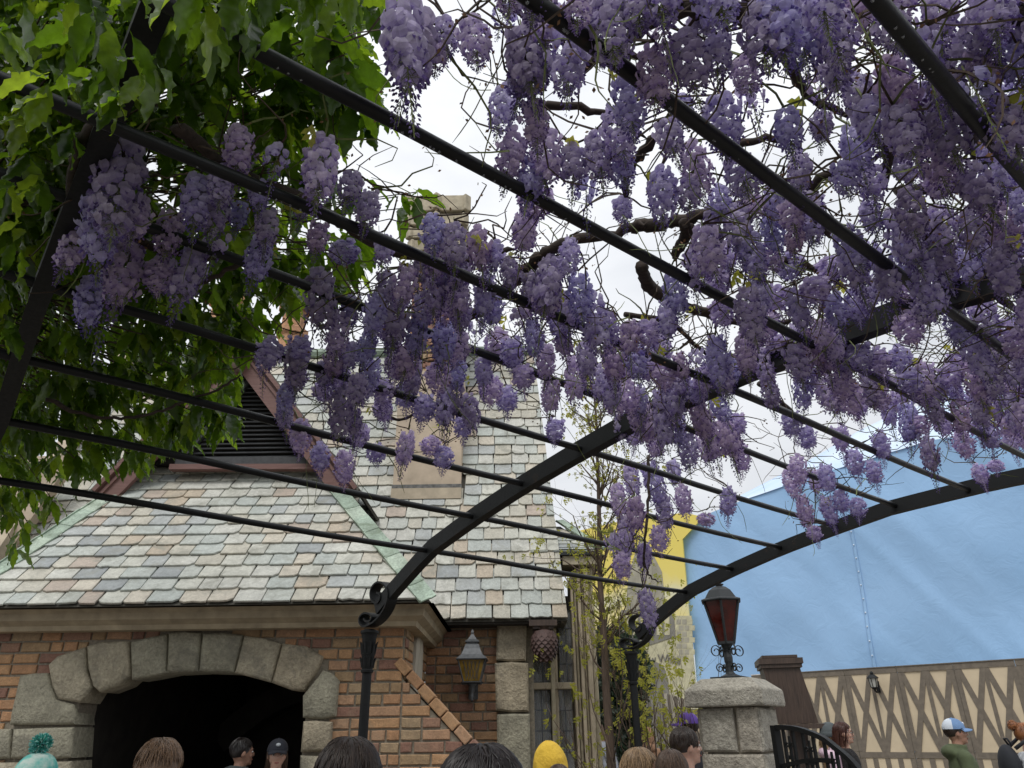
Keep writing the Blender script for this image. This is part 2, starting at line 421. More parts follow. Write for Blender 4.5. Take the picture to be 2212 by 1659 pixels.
xs = np.linspace(ax0, ax1, 15)
for a, c in zip(xs[:-1], xs[1:]):
    za, zc = arch_z(a)+.1, arch_z(c)+.1
    mb.add([(a, HY, za), (c, HY, zc), (c, HY, ztop), (a, HY, ztop), (a, HY+.3, za), (c, HY+.3, zc), (c, HY+.3, ztop), (a, HY+.3, ztop)],
           [(0, 1, 2, 3), (4, 7, 6, 5), (0, 4, 5, 1), (3, 2, 6, 7)])
# return side and the raking wing wall in front of the recess
slab(XR-.3, XR, 0, ztop, HY+.303, 8.7)
rk = [(850, 1436), (1005, 1612), (1065, 1690)]
RK = [hp(*p) for p in rk]
mb.prism([(XR, 0), (RK[2][0], 0), (RK[2][0], RK[2][1]), (RK[1][0], RK[1][1]), (XR, RK[0][1]-.12)], (0, HY, 0), EX, EZ, -EY, 0, 0, .28)
wall = part('wall', mb, M_mortar, hall)
# brick meshes (shared) : unit 1 x 1 x 1 box with softened edges, several lengths
def brick_mesh(L, H, T, seed):
    R = random.Random(seed); q = MB()
    j = lambda: R.uniform(-.003, .003)
    poly = [(-L/2+j(), -H/2+j()), (0, -H/2+j()), (L/2+j(), -H/2+j()), (L/2+j(), H/2+j()), (0, H/2+j()), (-L/2+j(), H/2+j())]
    q.prism(poly, (0, 0, 0), EX, EZ, -EY, T, .007, .01)
    return q.mesh('brick', M_brick)
BH = .078; BP = .0945
BLEN = [.27, .235, .185, .13, .115]
bmeshes = {L: [brick_mesh(L-.014, BH, .018, int(L*1000)+k) for k in range(3)] for L in BLEN}
def lay_bricks(parent, O, yaw, width, height, keep, z0off=0.0, seed=1, maxn=300):
    """courses from the top down; O is the top left corner; each free run of a course is filled exactly"""
    R = random.Random(seed); c, s = cos(yaw), sin(yaw); cnt = 0; z = O[2]-BP/2-z0off
    while z > O[2]-height:
        xs_ = np.arange(0, width+.004, .01); ok = [keep(x, z) for x in xs_]; runs = []; st = None
        for x, k in list(zip(xs_, ok))+[(width+.01, False)]:
            if k and st is None: st = x
            if not k and st is not None: runs.append((st, x-.01)); st = None
        for a0, a1 in runs:
            if a1-a0 < .05: continue
            x = a0; first = True
            while x < a1-.03:
                L = R.choices(BLEN, (5, 3, 2, 3, 2))[0]
                if first: L = R.choice((.115, .185, .27)); first = False
                if a1-(x+L) < .08: L2 = a1-x
                else: L2 = L
                if cnt < maxn:
                    o = link('brick', R.choice(bmeshes[L]), parent, (O[0]+c*(x+L2/2), O[1]+s*(x+L2/2), z))
                    o.scale = ((L2-.003)/L, 1, 1)
                    o.rotation_euler = (R.uniform(-.01, .01), R.uniform(-.006, .006), yaw); cnt += 1
                x += L2
        z -= BP
    return cnt
ring = [hp(*r1(*p)) for p in [(290, 1055), (500, 950), (760, 915), (985, 868), (1180, 868), (1420, 880), (1640, 925), (1890, 1005), (1970, 1140), (1955, 1360), (1935, 1380), (1920, 1570), (1920, 1800), (0, 1800), (0, 1430), (60, 1410), (125, 1110), (280, 1095)]]
def keep_front(x, z):
    X = XL+x
    if z < 1.28: return False
    if X < -4.97 and z < 2.3 and X > -5.0: return False
    return not (inpoly(X-.04, z, ring) and inpoly(X+.04, z, ring)) and not inpoly(X, z, AI)
lay_bricks(hall, (XL, HY, ztop-.03), 0, XR-XL, 1.6, keep_front, seed=3)
def rake_z(X): return float(np.interp(X, [RK[0][0], RK[1][0], RK[2][0]], [RK[0][1], RK[1][1], RK[2][1]]))
def keep_wing(x, z): return z+.02 < rake_z(XR+x) and z > 1.2
lay_bricks(hall, (XR, HY, ztop-.03), 0, 1.2, 1.6, keep_wing, seed=8, maxn=100)
lay_bricks(hall, (XR, HY+.02, ztop-.03), pi/2, 1.66, 1.6, lambda x, z: z > 1.25 and not (.5 < x < 1.1 and z < 2.5), seed=5, maxn=120)
# raking coping bricks
d = V(RK[1][0]-RK[0][0], 0, RK[1][1]-RK[0][1]); Ld = np.linalg.norm(d); d /= Ld
ang = atan2(d[2], d[0]); nb = 9; Lb = .155
for k in range(nb):
    q = MB(); q.box((0, 0, 0), (Lb-.012, .26, .085)); me = q.mesh('coping_brick', M_brick)
    p = V(RK[0][0], 0, RK[0][1])+d*(Lb*(k+.5))+V(.03, 0, .035)
    o = link('coping_brick', me, hall, (p[0]+random.uniform(-.004, .004), HY+.10, p[2])); o.rotation_euler = (random.uniform(-.03, .03), -ang, 0)
    mo = o.modifiers.new('bevel', 'BEVEL'); mo.width = .009; mo.segments = 2
# arch stones and jamb stones
vous = [[(290, 1060), (340, 1010), (505, 955), (512, 1100), (545, 1185), (480, 1283), (345, 1260), (310, 1180)],
        [(512, 950), (600, 925), (758, 922), (766, 1120), (700, 1180), (590, 1222), (548, 1185), (520, 1080)],
        [(765, 925), (850, 905), (978, 880), (970, 1095), (1000, 1108), (860, 1135), (772, 1150)],
        [(985, 872), (1075, 862), (1176, 872), (1158, 1070), (1160, 1100), (1000, 1108), (976, 1098)],
        [(1183, 876), (1300, 872), (1418, 886), (1368, 1085), (1365, 1108), (1160, 1100)],
        [(1424, 890), (1540, 905), (1638, 938), (1585, 1140), (1580, 1165), (1365, 1108), (1374, 1088)],
        [(1644, 935), (1780, 950), (1882, 1010), (1850, 1090), (1770, 1210), (1700, 1210), (1580, 1165), (1590, 1140)],
        [(1882, 1090), (1930, 1105), (1972, 1150), (1955, 1360), (1880, 1378), (1762, 1368), (1762, 1240)],
        [(1765, 1386), (1840, 1382), (1935, 1390), (1930, 1480), (1918, 1562), (1750, 1568)],
        [(1748, 1582), (1920, 1590), (1915, 1900), (1735, 1900)],
        [(125, 1120), (200, 1108), (280, 1105), (330, 1262), (440, 1290), (450, 1408), (250, 1412), (65, 1410), (75, 1340)],
        [(85, 1432), (250, 1424), (445, 1420), (432, 1600), (250, 1612), (70, 1604)],
        [(-70, 1432), (76, 1430), (66, 1606), (-60, 1606)],
        [(-60, 1625), (200, 1622), (210, 1900), (-60, 1900)], [(222, 1622), (430, 1615), (425, 1900), (222, 1900)]]
for k, P in enumerate(vous):
    q = MB(); W = [hp(*r1(*p), HY-.03) for p in P]
    cx = sum(p[0] for p in W)/len(W); cz = sum(p[1] for p in W)/len(W)
    W = [((x-cx)*.985, (z-cz)*.985) for x, z in W]
    q.prism(W, (0, 0, 0), EX, EZ, -EY, .045, .022, .30)
    me = q.mesh('arch_stone' if k < 8 else 'jamb_stone', M_stone); smooth_angle(me, 50)
    o = link('arch_stone' if k < 8 else 'jamb_stone', me, hall, (cx, HY-.03, cz)); o.rotation_euler = (random.uniform(-.012, .012), 0, random.uniform(-.012, .012))
# dark passage behind the arch
mb = MB()
M_dark = plain("dark_timber_and_shade", (.03, .026, .022), .9, 0, 6, .4, .3)
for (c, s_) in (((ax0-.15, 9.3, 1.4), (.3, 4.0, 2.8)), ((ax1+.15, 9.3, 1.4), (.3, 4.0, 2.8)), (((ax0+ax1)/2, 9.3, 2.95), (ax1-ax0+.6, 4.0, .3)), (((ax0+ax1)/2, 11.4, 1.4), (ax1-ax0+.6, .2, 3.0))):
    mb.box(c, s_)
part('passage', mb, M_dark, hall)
mb = MB()    # inner pointed stone arch, the passage's dimness painted into its dark colour
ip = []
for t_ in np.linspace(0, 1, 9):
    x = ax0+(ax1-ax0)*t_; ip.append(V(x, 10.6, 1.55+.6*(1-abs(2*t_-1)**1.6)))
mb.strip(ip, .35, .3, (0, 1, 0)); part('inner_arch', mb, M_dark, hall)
m, n, l, b = newmat("amber_glow"); b.inputs['Emission Color'].default_value = (1, .28, .05, 1); b.inputs['Emission Strength'].default_value = .6; M_glow = m
# pale knotted timber post on the return
mb = MB(); P_ = [(0, -.45), (.05, -.55), (.42, -.6), (.5, -.2), (.5, .25), (.42, .43), (.25, .47), (.08, .3)]
mb.prism([(a, b_*1.05) for a, b_ in P_], (XR, 7.55, 2.12), EY, EZ, EX, .05, .02, .01); part('timber_post', mb, M_pale, hall, ang=40)
# stone cornice under the eave (front and right return)
yc = 6.72
q0 = atY(400, 1322, 6.7)[2]
prof = [(0, .0), (.05, .0), (.09, -.035), (.10, -.09), (.16, -.13), (.17, -.17), (.30, -.17)]
mb = MB(); pv = []
for (dy, dz) in prof: pv.append((6.64+dy, z_eave-.002+dz))
xr = -.76
def ring_at(i): return pv[i]
n_ = len(pv); vs = []
for y, z in pv: vs.append((XL, y, z))
for y, z in pv: vs.append((xr+.05-(y-6.64), y, z))
for y, z in pv: vs.append((xr+.05-(y-6.64), 8.66, z))
fs = [(i, i+1, n_+i+1, n_+i) for i in range(n_-1)]+[(n_+i, n_+i+1, 2*n_+i+1, 2*n_+i) for i in range(n_-1)]
fs += [(0, n_, 2*n_)]
mb.add(vs, fs); cor = part('cornice', mb, M_cornice, hall)
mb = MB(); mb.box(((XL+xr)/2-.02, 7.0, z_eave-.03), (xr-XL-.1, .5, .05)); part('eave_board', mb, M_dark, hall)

# ---- slate roofs
def clip(poly, a, b, c):     # keep a*x+b*y<=c
    out = []
    for i in range(len(poly)):
        p, q = poly[i], poly[(i+1) % len(poly)]
        dp, dq = a*p[0]+b*p[1]-c, a*q[0]+b*q[1]-c
        if dp <= 0: out.append(p)
        if (dp < 0 < dq) or (dq < 0 < dp): t_ = dp/(dp-dq); out.append((p[0]+(q[0]-p[0])*t_, p[1]+(q[1]-p[1])*t_))
    return out
def slate_poly(w, h, R):
    j = R.uniform
    kind = R.random(); P = []
    lx, rx = -w/2+j(0, .004), w/2-j(0, .004)
    if kind < .45: P = [(lx, j(0, .006)), (lx+w*.3, j(-.004, .005)), (lx+w*.6, j(-.004, .005)), (rx, j(0, .006))]
    elif kind < .62: c_ = j(.02, .05); P = [(lx, c_), (lx+c_, j(0, .008)), (lx+w*.55, j(-.004, .004)), (rx, j(0, .006))]
    elif kind < .80: c_ = j(.02, .055); P = [(lx, j(0, .006)), (lx+w*.45, j(-.004, .004)), (rx-c_, j(0, .008)), (rx, c_)]
    elif kind < .9: P = [(lx, j(.01, .03)), (lx+w*.2, 0), (lx+w*.5, j(.005, .016)), (lx+w*.8, 0), (rx, j(0, .02))]
    else: P = [(lx, 0), (lx+w*.35, .004), (lx+w*.5, j(-.012, .012)), (rx, j(.015, .03))]
    s_ = j(-.006, .006)
    return P+[(rx+s_, h), (lx+s_, h)]
SLH = .32
SW = [.175, .20, .225, .25, .285]
slmesh = {}
_R = random.Random(11)
for w in SW:
    slmesh[w] = []
    for k in range(6):
        q = MB(); q.prism(slate_poly(w-.006, SLH, _R), (0, 0, 0), EX, EY, EZ, .018, .004, 0); slmesh[w].append(q.mesh('slate', M_slate))
def lay_slates(parent, O, U, Vd, N, rows, expo, x0f, x1f, cuts=(), hide=None, seed=1, maxn=300, skip=None):
    """rows of slates from the eave up; x0f/x1f give the ends of a row; cuts are half planes kept (a,b,c)"""
    R = random.Random(seed); items = []
    for i in range(rows):
        v = i*expo; x = x0f(v)-R.uniform(0, .15); xe = x1f(v)
        while x < xe+.02:
            w = R.choice(SW); cx = x+w/2; x += w
            vv = v+R.uniform(-.006, .006); k = R.randrange(6)
            if skip and skip(cx, v+expo/2): continue
            near = any(a*(cx)+b*(v)+abs(a)*w/2+max(b, 0)*SLH > c for a, b, c in cuts)
            items.append((cx, vv, w, k, near, i, R.uniform(-.016, .016), R.uniform(0, .004)))
    tilt = math.atan2(.021, expo)
    vis = []; rest = []
    for it in items:
        p = O+U*it[0]+Vd*(it[1]+expo/2); s_ = proj(p)
        hid = s_[0] < -40 or s_[0] > 2260 or s_[1] < -40 or (hide and hide(s_[0], s_[1]))
        (rest if hid else vis).append(it)
    vis.sort(key=lambda it: it[5]); rest += vis[maxn:]; vis = vis[:maxn]
    def build(it, loc=True):
        cx, vv, w, k, near, i, rz, lift = it
        rot = Matrix((U, Vd, N)).transposed() @ Matrix.Rotation(-tilt, 3, 'X') @ Matrix.Rotation(rz, 3, 'Z')
        pos = O+U*cx+Vd*vv+N*(.022+lift)
        return rot, pos
    for it in vis:
        rot, pos = build(it)
        cx, vv, w, k, near, i, rz, lift = it
        if near:
            P = [(p[0]+cx, p[1]+vv) for p in slate_poly(w-.006, SLH, R)]
            for c_ in cuts: P = clip(P, *c_) if len(P) >= 3 else P
            if len(P) < 3: continue
            P = [(p[0]-cx, p[1]-vv) for p in P]
            q = MB(); q.prism(P, (0, 0, 0), EX, EY, EZ, .018, 0, 0); me = q.mesh('slate', M_slate)
        else: me = slmesh[w][k]
        o = link('slate', me, parent, pos); o.rotation_mode = 'QUATERNION'; o.rotation_quaternion = rot.to_quaternion()
    if rest:
        q = MB()
        for it in rest:
            rot, pos = build(it); cx, vv, w, k, near, i, rz, lift = it
            P = [(p[0]+cx, p[1]+vv) for p in slate_poly(w-.006, SLH, R)]
            for c_ in cuts: P = clip(P, *c_) if len(P) >= 3 else P
            if len(P) < 3: continue
            P = [(p[0]-cx, p[1]-vv) for p in P]
            r_ = np.array(rot)
            q.cr = R.random()+.0001
            q.prism(P, pos, r_[:, 0], r_[:, 1], r_[:, 2], .013, 0, 0)
        part('slate_courses', q, M_slate_a, parent, kind='stuff')
    return len(vis), len(rest)
# hall front slope
RO = V(0, 6.6, z_eave)
tr = 1.195; slope_rise = atY(725, 1060, 6.6+tr)[2]-z_eave
Vd = unit(V(0, tr, slope_rise)); Nn = unit(np.cross(EX, Vd)); Nn = Nn if Nn[2] > 0 else -Nn
def on(px, py, O=RO, N=Nn): q = atP(px, py, O, N); return (np.dot(q-O, EX), np.dot(q-O, Vd))
hr0, hr1 = on(930, 1304), on(725, 1060)
hl0, hl1 = on(-95, 1306), on(258, 1062)
def cutline(p, q, side):    # half plane keeping the side where side*(x) is larger/smaller
    a, b = q[1]-p[1], -(q[0]-p[0]); c = a*p[0]+b*p[1]
    if side*a > 0: return (a, b, c)
    return (-a, -b, -c)
cuts = [cutline(hr0, hr1, 1), cutline(hl0, hl1, -1)]
vt = on(500, 1004)[1]
hroof = MB()
def RP(u, v, h=0.0): return RO+EX*u+Vd*v+Nn*h
def xl_at(v): return hl0[0]+(hl1[0]-hl0[0])*v/hl1[1]
def xr_at(v): return hr0[0]+(hr1[0]-hr0[0])*v/hr1[1]
vtop = vt+.45
A_, B_, C_, D_ = RP(hl0[0], 0), RP(hr0[0], 0), RP(xr_at(vtop), vtop), RP(xl_at(vtop), vtop)
E_ = V(B_[0], 8.7, B_[2]); F_ = V(C_[0], 8.9, C_[2]); G_ = V(A_[0]-.2, 8.9, A_[2]); H_ = V(D_[0], 8.9, D_[2])
hroof.add([A_, B_, C_, D_, E_, F_, G_, H_], [(0, 1, 2, 3), (1, 4, 5, 2), (6, 0, 3, 7), (3, 2, 5, 7), (0, 6, 4, 1)])
M_under = plain("roof_underlay", (.10, .095, .08), .9)
roof1 = part('roof', hroof, M_under, hall)
rows = int(vt/.168)+1
n1 = lay_slates(hall, RO, EX, Vd, Nn, rows, .168, lambda v: xl_at(v)-.2, lambda v: xr_at(v)+.2, cuts, seed=21)
print('hall slates', n1)
# copper hips: overlapping pieces along each hip line
def copper_run(parent, p0, p1, wdir, width, npc, nrm, sag=.0):
    d_ = (p1-p0)/npc; L_ = np.linalg.norm(d_); dd = d_/L_
    for k in range(npc):
        q = MB(); a = p0+d_*k
        wv = unit(wdir-np.dot(wdir, dd)*dd)
        ed = [(-width/2, 0), (-.1*width, random.uniform(-.006, .006)), (.2*width, random.uniform(-.01, .006)), (width/2, random.uniform(-.008, .004)), (width/2, L_+.03), (-width/2, L_+.03)]
        tl = -.010
        q.prism(ed, (0, 0, 0), wv, dd, nrm, .010, .003, .004)
        # folded lip on the far side
        q.box(wv*(-width/2+.006)+dd*L_/2+nrm*.016, (.012, L_, .02), np.array([wv, dd, nrm]).T)
        o = link('copper_sheet', q.mesh('copper_sheet', M_copper), parent, a+nrm*(.035+(.006 if k % 2 else 0)))
hipr0, hipr1 = RP(hr0[0]-.02, -.01), RP(hr1[0], hr1[1])
copper_run(hall, hipr0, hipr1, EX, .165, 9, Nn)
hipl0, hipl1 = RP(hl0[0]-.05, -.03), RP(hl1[0]+.03, hl1[1]+.03)
copper_run(hall, hipl0, hipl1, EX, .16, 8, Nn)

# ---- louvred gablet on the hall roof
GY = 7.72
def gp(px, py, Y=GY): q = atY(px, py, Y); return (q[0], q[2])
gab = part('gable_louvre', (lambda q: (q.prism([gp(330, 1002, 8.0), gp(720, 1002, 8.0), gp(548, 800, 8.0)], (0, 8.02, 0), EX, EZ, -EY, 0, 0, .9), q)[1])(MB()), M_dark, hall)
def bar(parent, name, P0, P1, w, dpt, mat, Y=GY, lip=True):
    q = MB(); a, c = V(P0[0], Y, P0[1]), V(P1[0], Y, P1[1]); dd = unit(c-a); nn = unit(np.cross(dd, EY)); nn = nn if nn[2] > 0 else -nn
    L_ = np.linalg.norm(c-a)
    q.box((a+c)/2+nn*(-w/2), (L_, dpt, w), np.array([dd, EY, nn]).T)
    if lip:
        q.box((a+c)/2+nn*.02-EY*.03, (L_, dpt+.05, .045), np.array([dd, EY, nn]).T)
        q.box((a+c)/2-nn*.05-EY*.012, (L_, dpt+.02, .03), np.array([dd, EY, nn]).T)
    return part(name, q, mat, parent)
apx = gp(528, 748)
bar(hall, 'barge_board', gp(212, 1066), apx, .21, .06, M_barge)
bar(hall, 'barge_board', apx, gp(768, 1062), .21, .06, M_barge)
# short gablet roof behind the boards
q = MB(); a, c, e = gp(205, 1068), (apx[0], apx[1]+.06), gp(775, 1064)
q.add([V(a[0], GY-.08, a[1]), V(c[0], GY-.08, c[1]), V(e[0], GY-.08, e[1]), V(a[0], 9.0, a[1]), V(c[0], 9.0, c[1]), V(e[0], 9.0, e[1])], [(0, 1, 4, 3), (1, 2, 5, 4)])
mo = part('gablet_roof', q, M_under, hall); md = mo.modifiers.new('t', 'SOLIDIFY'); md.thickness = .03; md.offset = 1
bl, br_, bt = gp(410, 992, 7.9), gp(712, 992, 7.9), gp(545, 815, 7.9)
bar(hall, 'louvre_frame', (bl[0]-.1, bl[1]), bt, .06, .05, M_louv, 7.85, False)
bar(hall, 'louvre_frame', bt, (br_[0]+.1, br_[1]), .06, .05, M_louv, 7.85, False)
bar(hall, 'louvre_frame', (bl[0]-.12, bl[1]), (br_[0]+.12, br_[1]), .09, .05, M_louv, 7.84, False)
bar(hall, 'louvre_sill', (bl[0]-.16, bl[1]-.095), (br_[0]+.16, br_[1]-.095), .06, .10, M_barge, 7.83, False)
nl = 19; sm = MB(); sm.box((0, 0, 0), (1, .06, .010)); sl_me = sm.mesh('slat', M_louv)
for k in range(nl):
    f = (k+.3)/nl; z = bl[1]+(bt[1]-bl[1])*f; xa = bl[0]+(bt[0]-bl[0])*f; xb = br_[0]+(bt[0]-br_[0])*f
    o = link('slat', sl_me, hall, ((xa+xb)/2, 7.89, z)); o.scale = (max(xb-xa, .05), 1, 1); o.rotation_euler = (radians(38), 0, 0)
fz = gp(515, 790, 7.66)
q = MB(); q.lathe([(.0, -.10), (.05, -.09), (.085, -.04), (.09, .0), (.075, .05), (.05, .075), (.06, .09), (.10, .10), (.10, .125), (.07, .13), (.07, .16), (.12, .17), (.13, .2), (.13, .23), (.0, .24)], (0, 0, 0), 20)
part('finial', q, woodm("finial_wood", (.12, .085, .065), (.22, .165, .13), 4, 0), hall, at=None, ang=40).location = Vector((fz[0], 7.60, fz[1]))-WL[hall.name]

# ================================================================== TOWER WING: STEEP ROOF, RECESS WALL, WINDOW BAY
wing = thing('tall_wing', 'tall wing with a steep slate roof, stone chimney and mullioned window', 'building', (-1, 8.7, 0))
WY = 8.7
z_we = atY(1080, 1340, 8.35)[2]
TO = V(0, 8.35, z_we)
tt = atY(1112, 762, 10.35)[2]-z_we
TV = unit(V(0, 2.0, tt)); TN = unit(np.cross(EX, TV)); TN = TN if TN[2] > 0 else -TN
def ton(px, py): q = atP(px, py, TO, TN); return (np.dot(q-TO, EX), np.dot(q-TO, TV))
tr0, tr1 = ton(1226, 1338), ton(1152, 762)
tl1, tl0 = ton(137, 1018), ton(40, 1169)
VTOP = tr1[1]
cuts = [cutline(tr0, tr1, 1), cutline(tl0, tl1, -1)]
def wxr(v): return tr0[0]+(tr1[0]-tr0[0])*v/tr1[1]
def wxl(v): return tl0[0]+(tl1[0]-tl0[0])*(v-tl0[1])/(tl1[1]-tl0[1])
def TP(u, v, h=0.0): return TO+EX*u+TV*v+TN*h
EXPO = .178
c0 = ton(847, 1076); c1 = ton(995, 1076)
cX0, cX1, cv = c0[0], c1[0], c0[1]
hide_poly = [(-200, 1320), (258, 1090), (330, 1030), (470, 800), (540, 800), (700, 1000), (735, 1085), (880, 1320), (900, 1340)]
def tskip(x, v): return (cX0+.03 < x < cX1-.03 and v > cv+.02)
def thide(x, y): return inpoly(x, y, hide_poly) or x < 700
q = MB(); a, b_, c_, d_ = TP(-6.6, 0, -.02), TP(wxr(0), 0, -.02), TP(wxr(VTOP), VTOP, -.02), TP(wxl(VTOP), VTOP, -.02)
bk = 3.2
a2, b2 = a+V(0, bk+2, 0), b_+V(0, bk+2, 0); 
q.add([a, b_, c_, d_, a2, b2, c_+V(0, .3, 0), d_+V(0, .3, 0)], [(0, 1, 2, 3), (1, 5, 6, 2), (4, 0, 3, 7), (3, 2, 6, 7), (5, 4, 7, 6), (0, 4, 5, 1)])
part('roof', q, M_under, wing)
n2 = lay_slates(wing, TO, EX, TV, TN, int(VTOP/EXPO), EXPO, lambda v: max(-6.6, wxl(v)), lambda v: wxr(v)+.1, cuts, hide=thide, seed=5, skip=tskip)
print('wing slates', n2)
q = MB(); q.tube([TP(wxl(VTOP), VTOP, .03), TP(wxr(VTOP)+.02, VTOP, .03)], .09, 8); part('ridge_cap', q, M_copper, wing)
# rake edge slates (stack seen edge-on) and left coping
q = MB(); q.strip([TP(wxl(.2)-.06, .2, .1), TP(wxl(VTOP)-.06, VTOP, .1)], .16, .26, EX); part('coping', q, M_lime2, wing)
q = MB(); q.box((-6.9, 8.25, 2.6), (3.2, .5, 5.2)); 
gx = [hp(*p, 8.7) for p in ((-60, 1330), (-60, 985), (150, 985), (135, 1020), (30, 1175), (10, 1330))]
q = MB(); q.prism(gx, (0, 8.75, 0), EX, EZ, -EY, .05, .0, .1); part('gable_wall', q, M_plaster, wing)
# walls
q = MB(); 
def slabq(x0, x1, z0, z1, y0, y1): q.box(((x0+x1)/2, (y0+y1)/2, (z0+z1)/2), (x1-x0, y1-y0, z1-z0))
xq = atY(1070, 1450, WY)[0]; xw0 = atY(1137, 1450, 8.9)[0]
slabq(XR+.003, xq+.42, 0, z_we+.1, WY, WY+.3); part('wall', q, M_mortar, wing)
lay_bricks(wing, (XR, WY, z_we+.05), 0, xq-XR+.03, 1.75, lambda x, z: z > 1.1, seed=12, maxn=200)
# quoin stones
for P in ([(1116, 825), (1200, 820), (1288, 826), (1284, 1036), (1200, 1042), (1112, 1034)], [(1104, 1050), (1200, 1044), (1298, 1050), (1300, 1330), (1200, 1336), (1110, 1322)],
          [(1116, 1348), (1200, 1342), (1306, 1344), (1312, 1680), (1118, 1680)]):
    W = [hp(*r2(*p), 8.6) for p in P]; cx = sum(p[0] for p in W)/len(W); cz = sum(p[1] for p in W)/len(W)
    q = MB(); q.prism([(x-cx, z-cz) for x, z in W], (0, 0, 0), EX, EZ, -EY, .05, .02, .2)
    me = q.mesh('quoin_stone', M_stone); smooth_angle(me, 25); link('quoin_stone', me, wing, (cx, 8.6, cz))
q = MB(); zb = hp(*r2(1200, 1680), 8.6)[1]; q.box((hp(*r2(1215, 1680), 8.6)[0], 8.7, zb/2-.01), (.36, .25, zb)); part('quoin_base', q, M_stone, wing)
# soffit board under the steep eave
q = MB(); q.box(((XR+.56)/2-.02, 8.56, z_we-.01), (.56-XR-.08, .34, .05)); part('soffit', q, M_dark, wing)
# stone chimney: wide stained base, brick stack, moulded cap
CYf = TP(0, cv)[1]
def cz_(py): return atY(930, py, CYf)[2]
zb0, zb1, zb2 = TP(0, cv)[2]-.25, cz_(870), cz_(470)
cw = cX1-cX0; ccx = (cX0+cX1)/2
q = MB(); q.box((ccx, CYf+.6, (zb0+cz_(800))/2), (cw, 1.2, cz_(800)-zb0)); part('chimney_base', q, M_plaster, wing)
q = MB(); q.box((ccx, CYf-.012, cz_(1052)), (cw+.02, .02, .06)); part('lead_flashing', q, plain("peeling_lead", (.12, .12, .115), .6, 0, 14, .6), wing)
q = MB(); q.box((ccx, CYf-.03, (cz_(1057)+cz_(1080))/2), (cw+.02, .06, cz_(1057)-cz_(1080))); part('apron_stone', q, M_lime2, wing)
q = MB(); q.box((ccx, CYf+.55, (cz_(802)+cz_(500))/2), (cw*.76, .95, cz_(500)-cz_(802))); part('chimney_stack', q, M_mortar, wing)
# bricks of the stack: joined, too far and too narrow a strip to pick every one but still laid one by one
Rb = random.Random(4); z = cz_(800); nb_ = 0
while z < cz_(505):
    x = ccx-cw*.38
    while x < ccx+cw*.38-.05:
        L = Rb.choice((.16, .21, .26)); L = min(L, ccx+cw*.38-x)
        o = link('stack_brick', bmeshes[.235][Rb.randrange(3)], wing, (x+L/2, CYf+.075, z)); o.scale = (L/.235, 1.6, 1.25); x += L; nb_ += 1
    z += .118
capx = cw*.76
q = MB()
for (w_, y0_, y1_) in ((capx+.04, 545, 520), (capx+.10, 520, 497), (capx+.16, 495, 470), (capx+.22, 468, 433)):
    za, zc = cz_(y0_), cz_(y1_); q.box((ccx, CYf+.5, (za+zc)/2), (w_, 1.05+(w_-capx), zc-za-.02))
    q.box((ccx, CYf-.02-(w_-capx)/2, (za+zc)/2), (.13, .13, zc-za-.02), np.array(Matrix.Rotation(pi/4, 3, 'Z')))
    for sx in (-1, 1): q.box((ccx+sx*w_/2, CYf+.02-(w_-capx)/2, (za+zc)/2), (.12, .12, zc-za-.02), np.array(Matrix.Rotation(pi/4, 3, 'Z')))
cp = part('chimney_cap', q, M_lime, wing); mo = cp.modifiers.new('b', 'BEVEL'); mo.width = .015; mo.segments = 2
# window bay: jambs, mullions, transom, leaded panes with curtains behind
BY = 8.9
def bx(px, py): return hp(px, py, BY)
def upright(name, xa, xb, ya, yb, yf, dpt, mat=M_lime):
    """vertical member between survey columns (following the vertical exactly)"""
    p = hp(xa, (ya+yb)/2, BY); r_ = hp(xb, (ya+yb)/2, BY); za = hp(xa, yb, BY)[1]; zc = hp(xa, ya, BY)[1]
    q = MB(); q.box(((p[0]+r_[0])/2, yf+dpt/2, (za+zc)/2), (r_[0]-p[0], dpt, zc-za)); o = part(name, q, mat, wing)
    mo = o.modifiers.new('b', 'BEVEL'); mo.width = .008; mo.segments = 2; return o
upright('jamb', 1136, 1151, 1340, 1700, BY-.12, .4)
upright('mullion', 1191, 1200, 1330, 1700, BY-.06, .18)
upright('mullion', 1200, 1207, 1330, 1700, BY-.02, .14, M_lime2)
zt = bx(1190, 1482); 
q = MB(); q.box(((bx(1151, 1482)[0]+bx(1244, 1482)[0])/2, BY+.02, zt[1]), (bx(1244, 1482)[0]-bx(1151, 1482)[0]-.004, .15, .07)); o = part('transom', q, M_lime2, wing)
mo = o.modifiers.new('b', 'BEVEL'); mo.width = .01; mo.segments = 2
for (xa, xb, yf, mt, ytop) in ((1240, 1246, BY-.06, M_lime2, 1245), (1247.5, 1253, BY-.02, M_lime, 1235), (1254.5, 1262, BY-.10, M_lime2, 1230), (1263, 1268, BY-.05, M_lime, 1230), (1269, 1279, BY-.13, M_lime2, 1228), (1280, 1291, BY-.04, M_lime, 1228)):
    # canted mouldings lean outward to the right like the bay's side
    upright('moulding', xa, xb, ytop, 1700, yf, .5, mt)
q = MB(); q.box((bx(1252, 1228)[0], BY+.2, bx(1252, 1222)[1]+.03), (.42, .75, .10)); part('bay_cornice', q, M_lime, wing)
q = MB(); q.box((bx(1252, 1228)[0], BY+.2, bx(1252, 1222)[1]+.12), (.50, .82, .07)); part('gutter', q, M_iron_g, wing)
bq = [bx(1208, 1212), bx(1300, 1222)]; zt0 = bx(1250, 1208)[1]
q = MB(); xA, xB = bq[0][0]-.35, bq[1][0]+.02
P0 = V(xA, BY-.2, zt0+.02); P1 = V(xB, BY-.2, zt0+.0); P2 = V(xA+.1, BY+.7, bx(1205, 1150)[1]+.25); P3 = V(xB-.45, BY+.7, bx(1205, 1150)[1]+.25)
